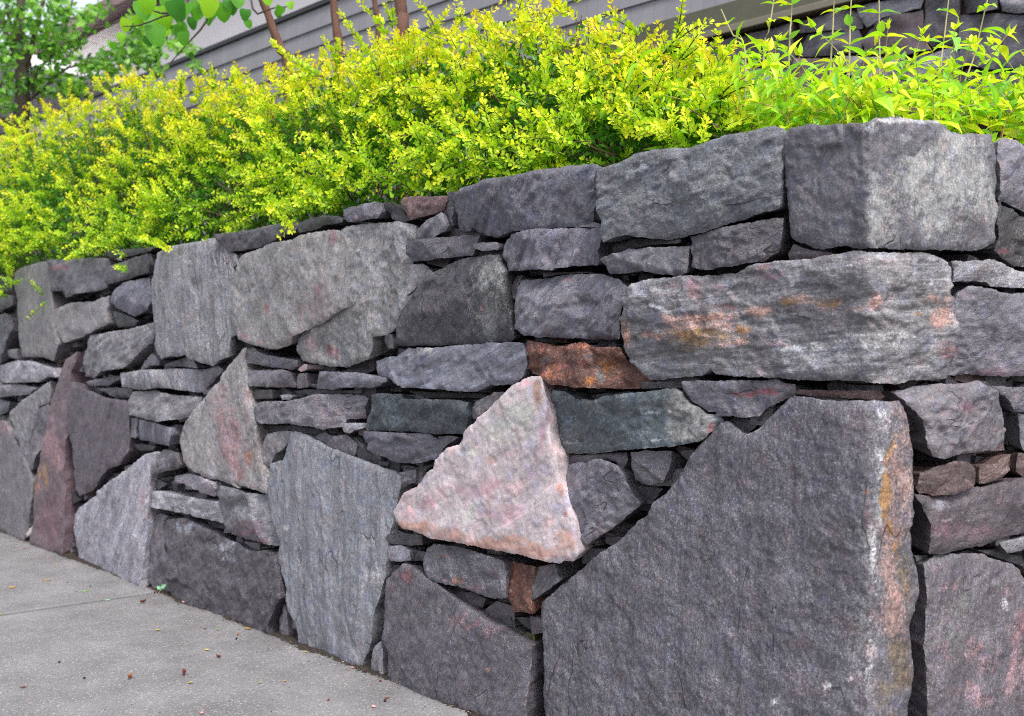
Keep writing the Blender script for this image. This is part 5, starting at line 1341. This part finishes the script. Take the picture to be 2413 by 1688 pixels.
    for (nm, (px, py), c, sz, lb) in items:
        p = ground_px(px, py); a = rng.uniform(0, 6.28)
        if nm == 'bud':
            import bmesh
            bm = bmesh.new(); bmesh.ops.create_icosphere(bm, subdivisions=2, radius=sz*.5)
            V = np.array([v.co for v in bm.verts]); F = np.array([[v.index for v in f.verts] for f in bm.faces]); bm.free()
            V = V*np.array([1.25, .9, .8])*(1+.12*vnoise(V, 400, 3))[:, None]; V[:, 2] += sz*.4
        elif nm == 'twig':
            V, F = tube_np([np.array([(-sz/2, 0, .0015), (0, .001, .002), (sz/2, -.001, .0015)])], [np.array([.0012, .0013, .0009])], 5)
        else:
            curl = .55 if nm == 'curled_leaf' else .14
            g = 7; V, F = [], []
            for i in range(g):
                t = i/(g-1); hw = (.24*math.sin(math.pi*min(1, t**.8))+.01)*sz
                for u in (-1, -.4, .4, 1):
                    zz = curl*sz*(.5*u*u+.55*(t-.5)**2)+rng.uniform(0, .05)*sz*(curl > .3)+.0012
                    V.append(((t-.5)*sz, u*hw*(1-.3*(curl > .3)), zz))
            for i in range(g-1):
                for j in range(3):
                    b = i*4+j; F.append((b, b+1, b+5, b+4))
            V = np.array(V); F = np.array(F)
        col = np.array(cols[c])*rng.uniform(.85, 1.1)
        me = mesh_np(nm, V, F, [mats['leaf']], True, dict(lc=np.tile([*col, 1], (len(V), 1))))
        o = link(nm, me); o.location = (p[0], p[1], .0012); o.rotation_euler = (0, 0, a)
        tag(o, lb, {'bud': 'seed', 'twig': 'twig'}.get(nm, 'leaf'), 'plant litter lying on the pavement')
    # crumbs too small to count
    n = 900
    px = rng.uniform(-60, 1250, n); py = 1260+.375*np.maximum(px, 0)+rng.uniform(8, 460, n)
    O = np.array([ground_px(a, b) for a, b in zip(px, py)]); O[:, 2] = .0016
    fs = rng.uniform(-5.6, -.2, n); fw = np.abs(rng.normal(0, .045, n))+.012; ft = (np.arange(n) > 380)[:, None]
    O = np.where(ft, np.column_stack([CORNER+fs[:, None]*DL+fw[:, None]*NL, np.full(n, .0025)]), O)
    C = np.array([cols[c] for c in rng.choice(['pink', 'red', 'brown', 'gold', 'pale', 'black', 'orange'], n, p=[.2, .15, .22, .1, .15, .13, .05])])
    X = rng.normal(0, 1, (n, 3)); X[:, 2] = 0
    o = link('leaf_crumbs', leaves_mesh('leaf_crumbs', O, X, np.tile([0, 0, 1.], (n, 1)), rng.uniform(.002, .007, n), C, mats['leaf']))
    tag(o, 'tiny crumbs of petals, seeds and bud scales scattered over the concrete', 'litter', kind='stuff')
    # seedlings
    for (x, y, lb, big) in [(1690, 775, 'mint green seedling in front of the dark rough stone', 1), (1478, 735, 'tiny mint seedling at the end of the pavement joint', .6), (1770, 835, 'thin weed with a bent stalk beside the mint seedling', .7)]:
        q = E(x, y+28*big); p = ground_px(*q); base = np.array([p[0]+NL[0]*.02, p[1]+NL[1]*.02, 0.])
        root = empty('seedling', tuple(base)); tag(root, lb, 'weed'); inv = Matrix.Translation(-Vector(base))
        P = bez([base, base+np.array([.004, 0, .012*big]), base+np.array([.008, -.002, .030*big])], 6)
        V, F = tube_np([P], [np.linspace(.0011, .0007, 6)], 5); link('stem', mesh_np('stem', V-base, F, [M_TAN], True), root)
        for k in range(3):
            put_leaf(SEED, P[-1-k], [math.cos(k*2.3+.3), .3*math.sin(k*2.3), .75], [0, -1, .5], .040*big*(1-.2*k), root, inv)
SEED = blade('leaf', prof_oval, (.30, .62, .36), 1, .1, .15)
build_litter()
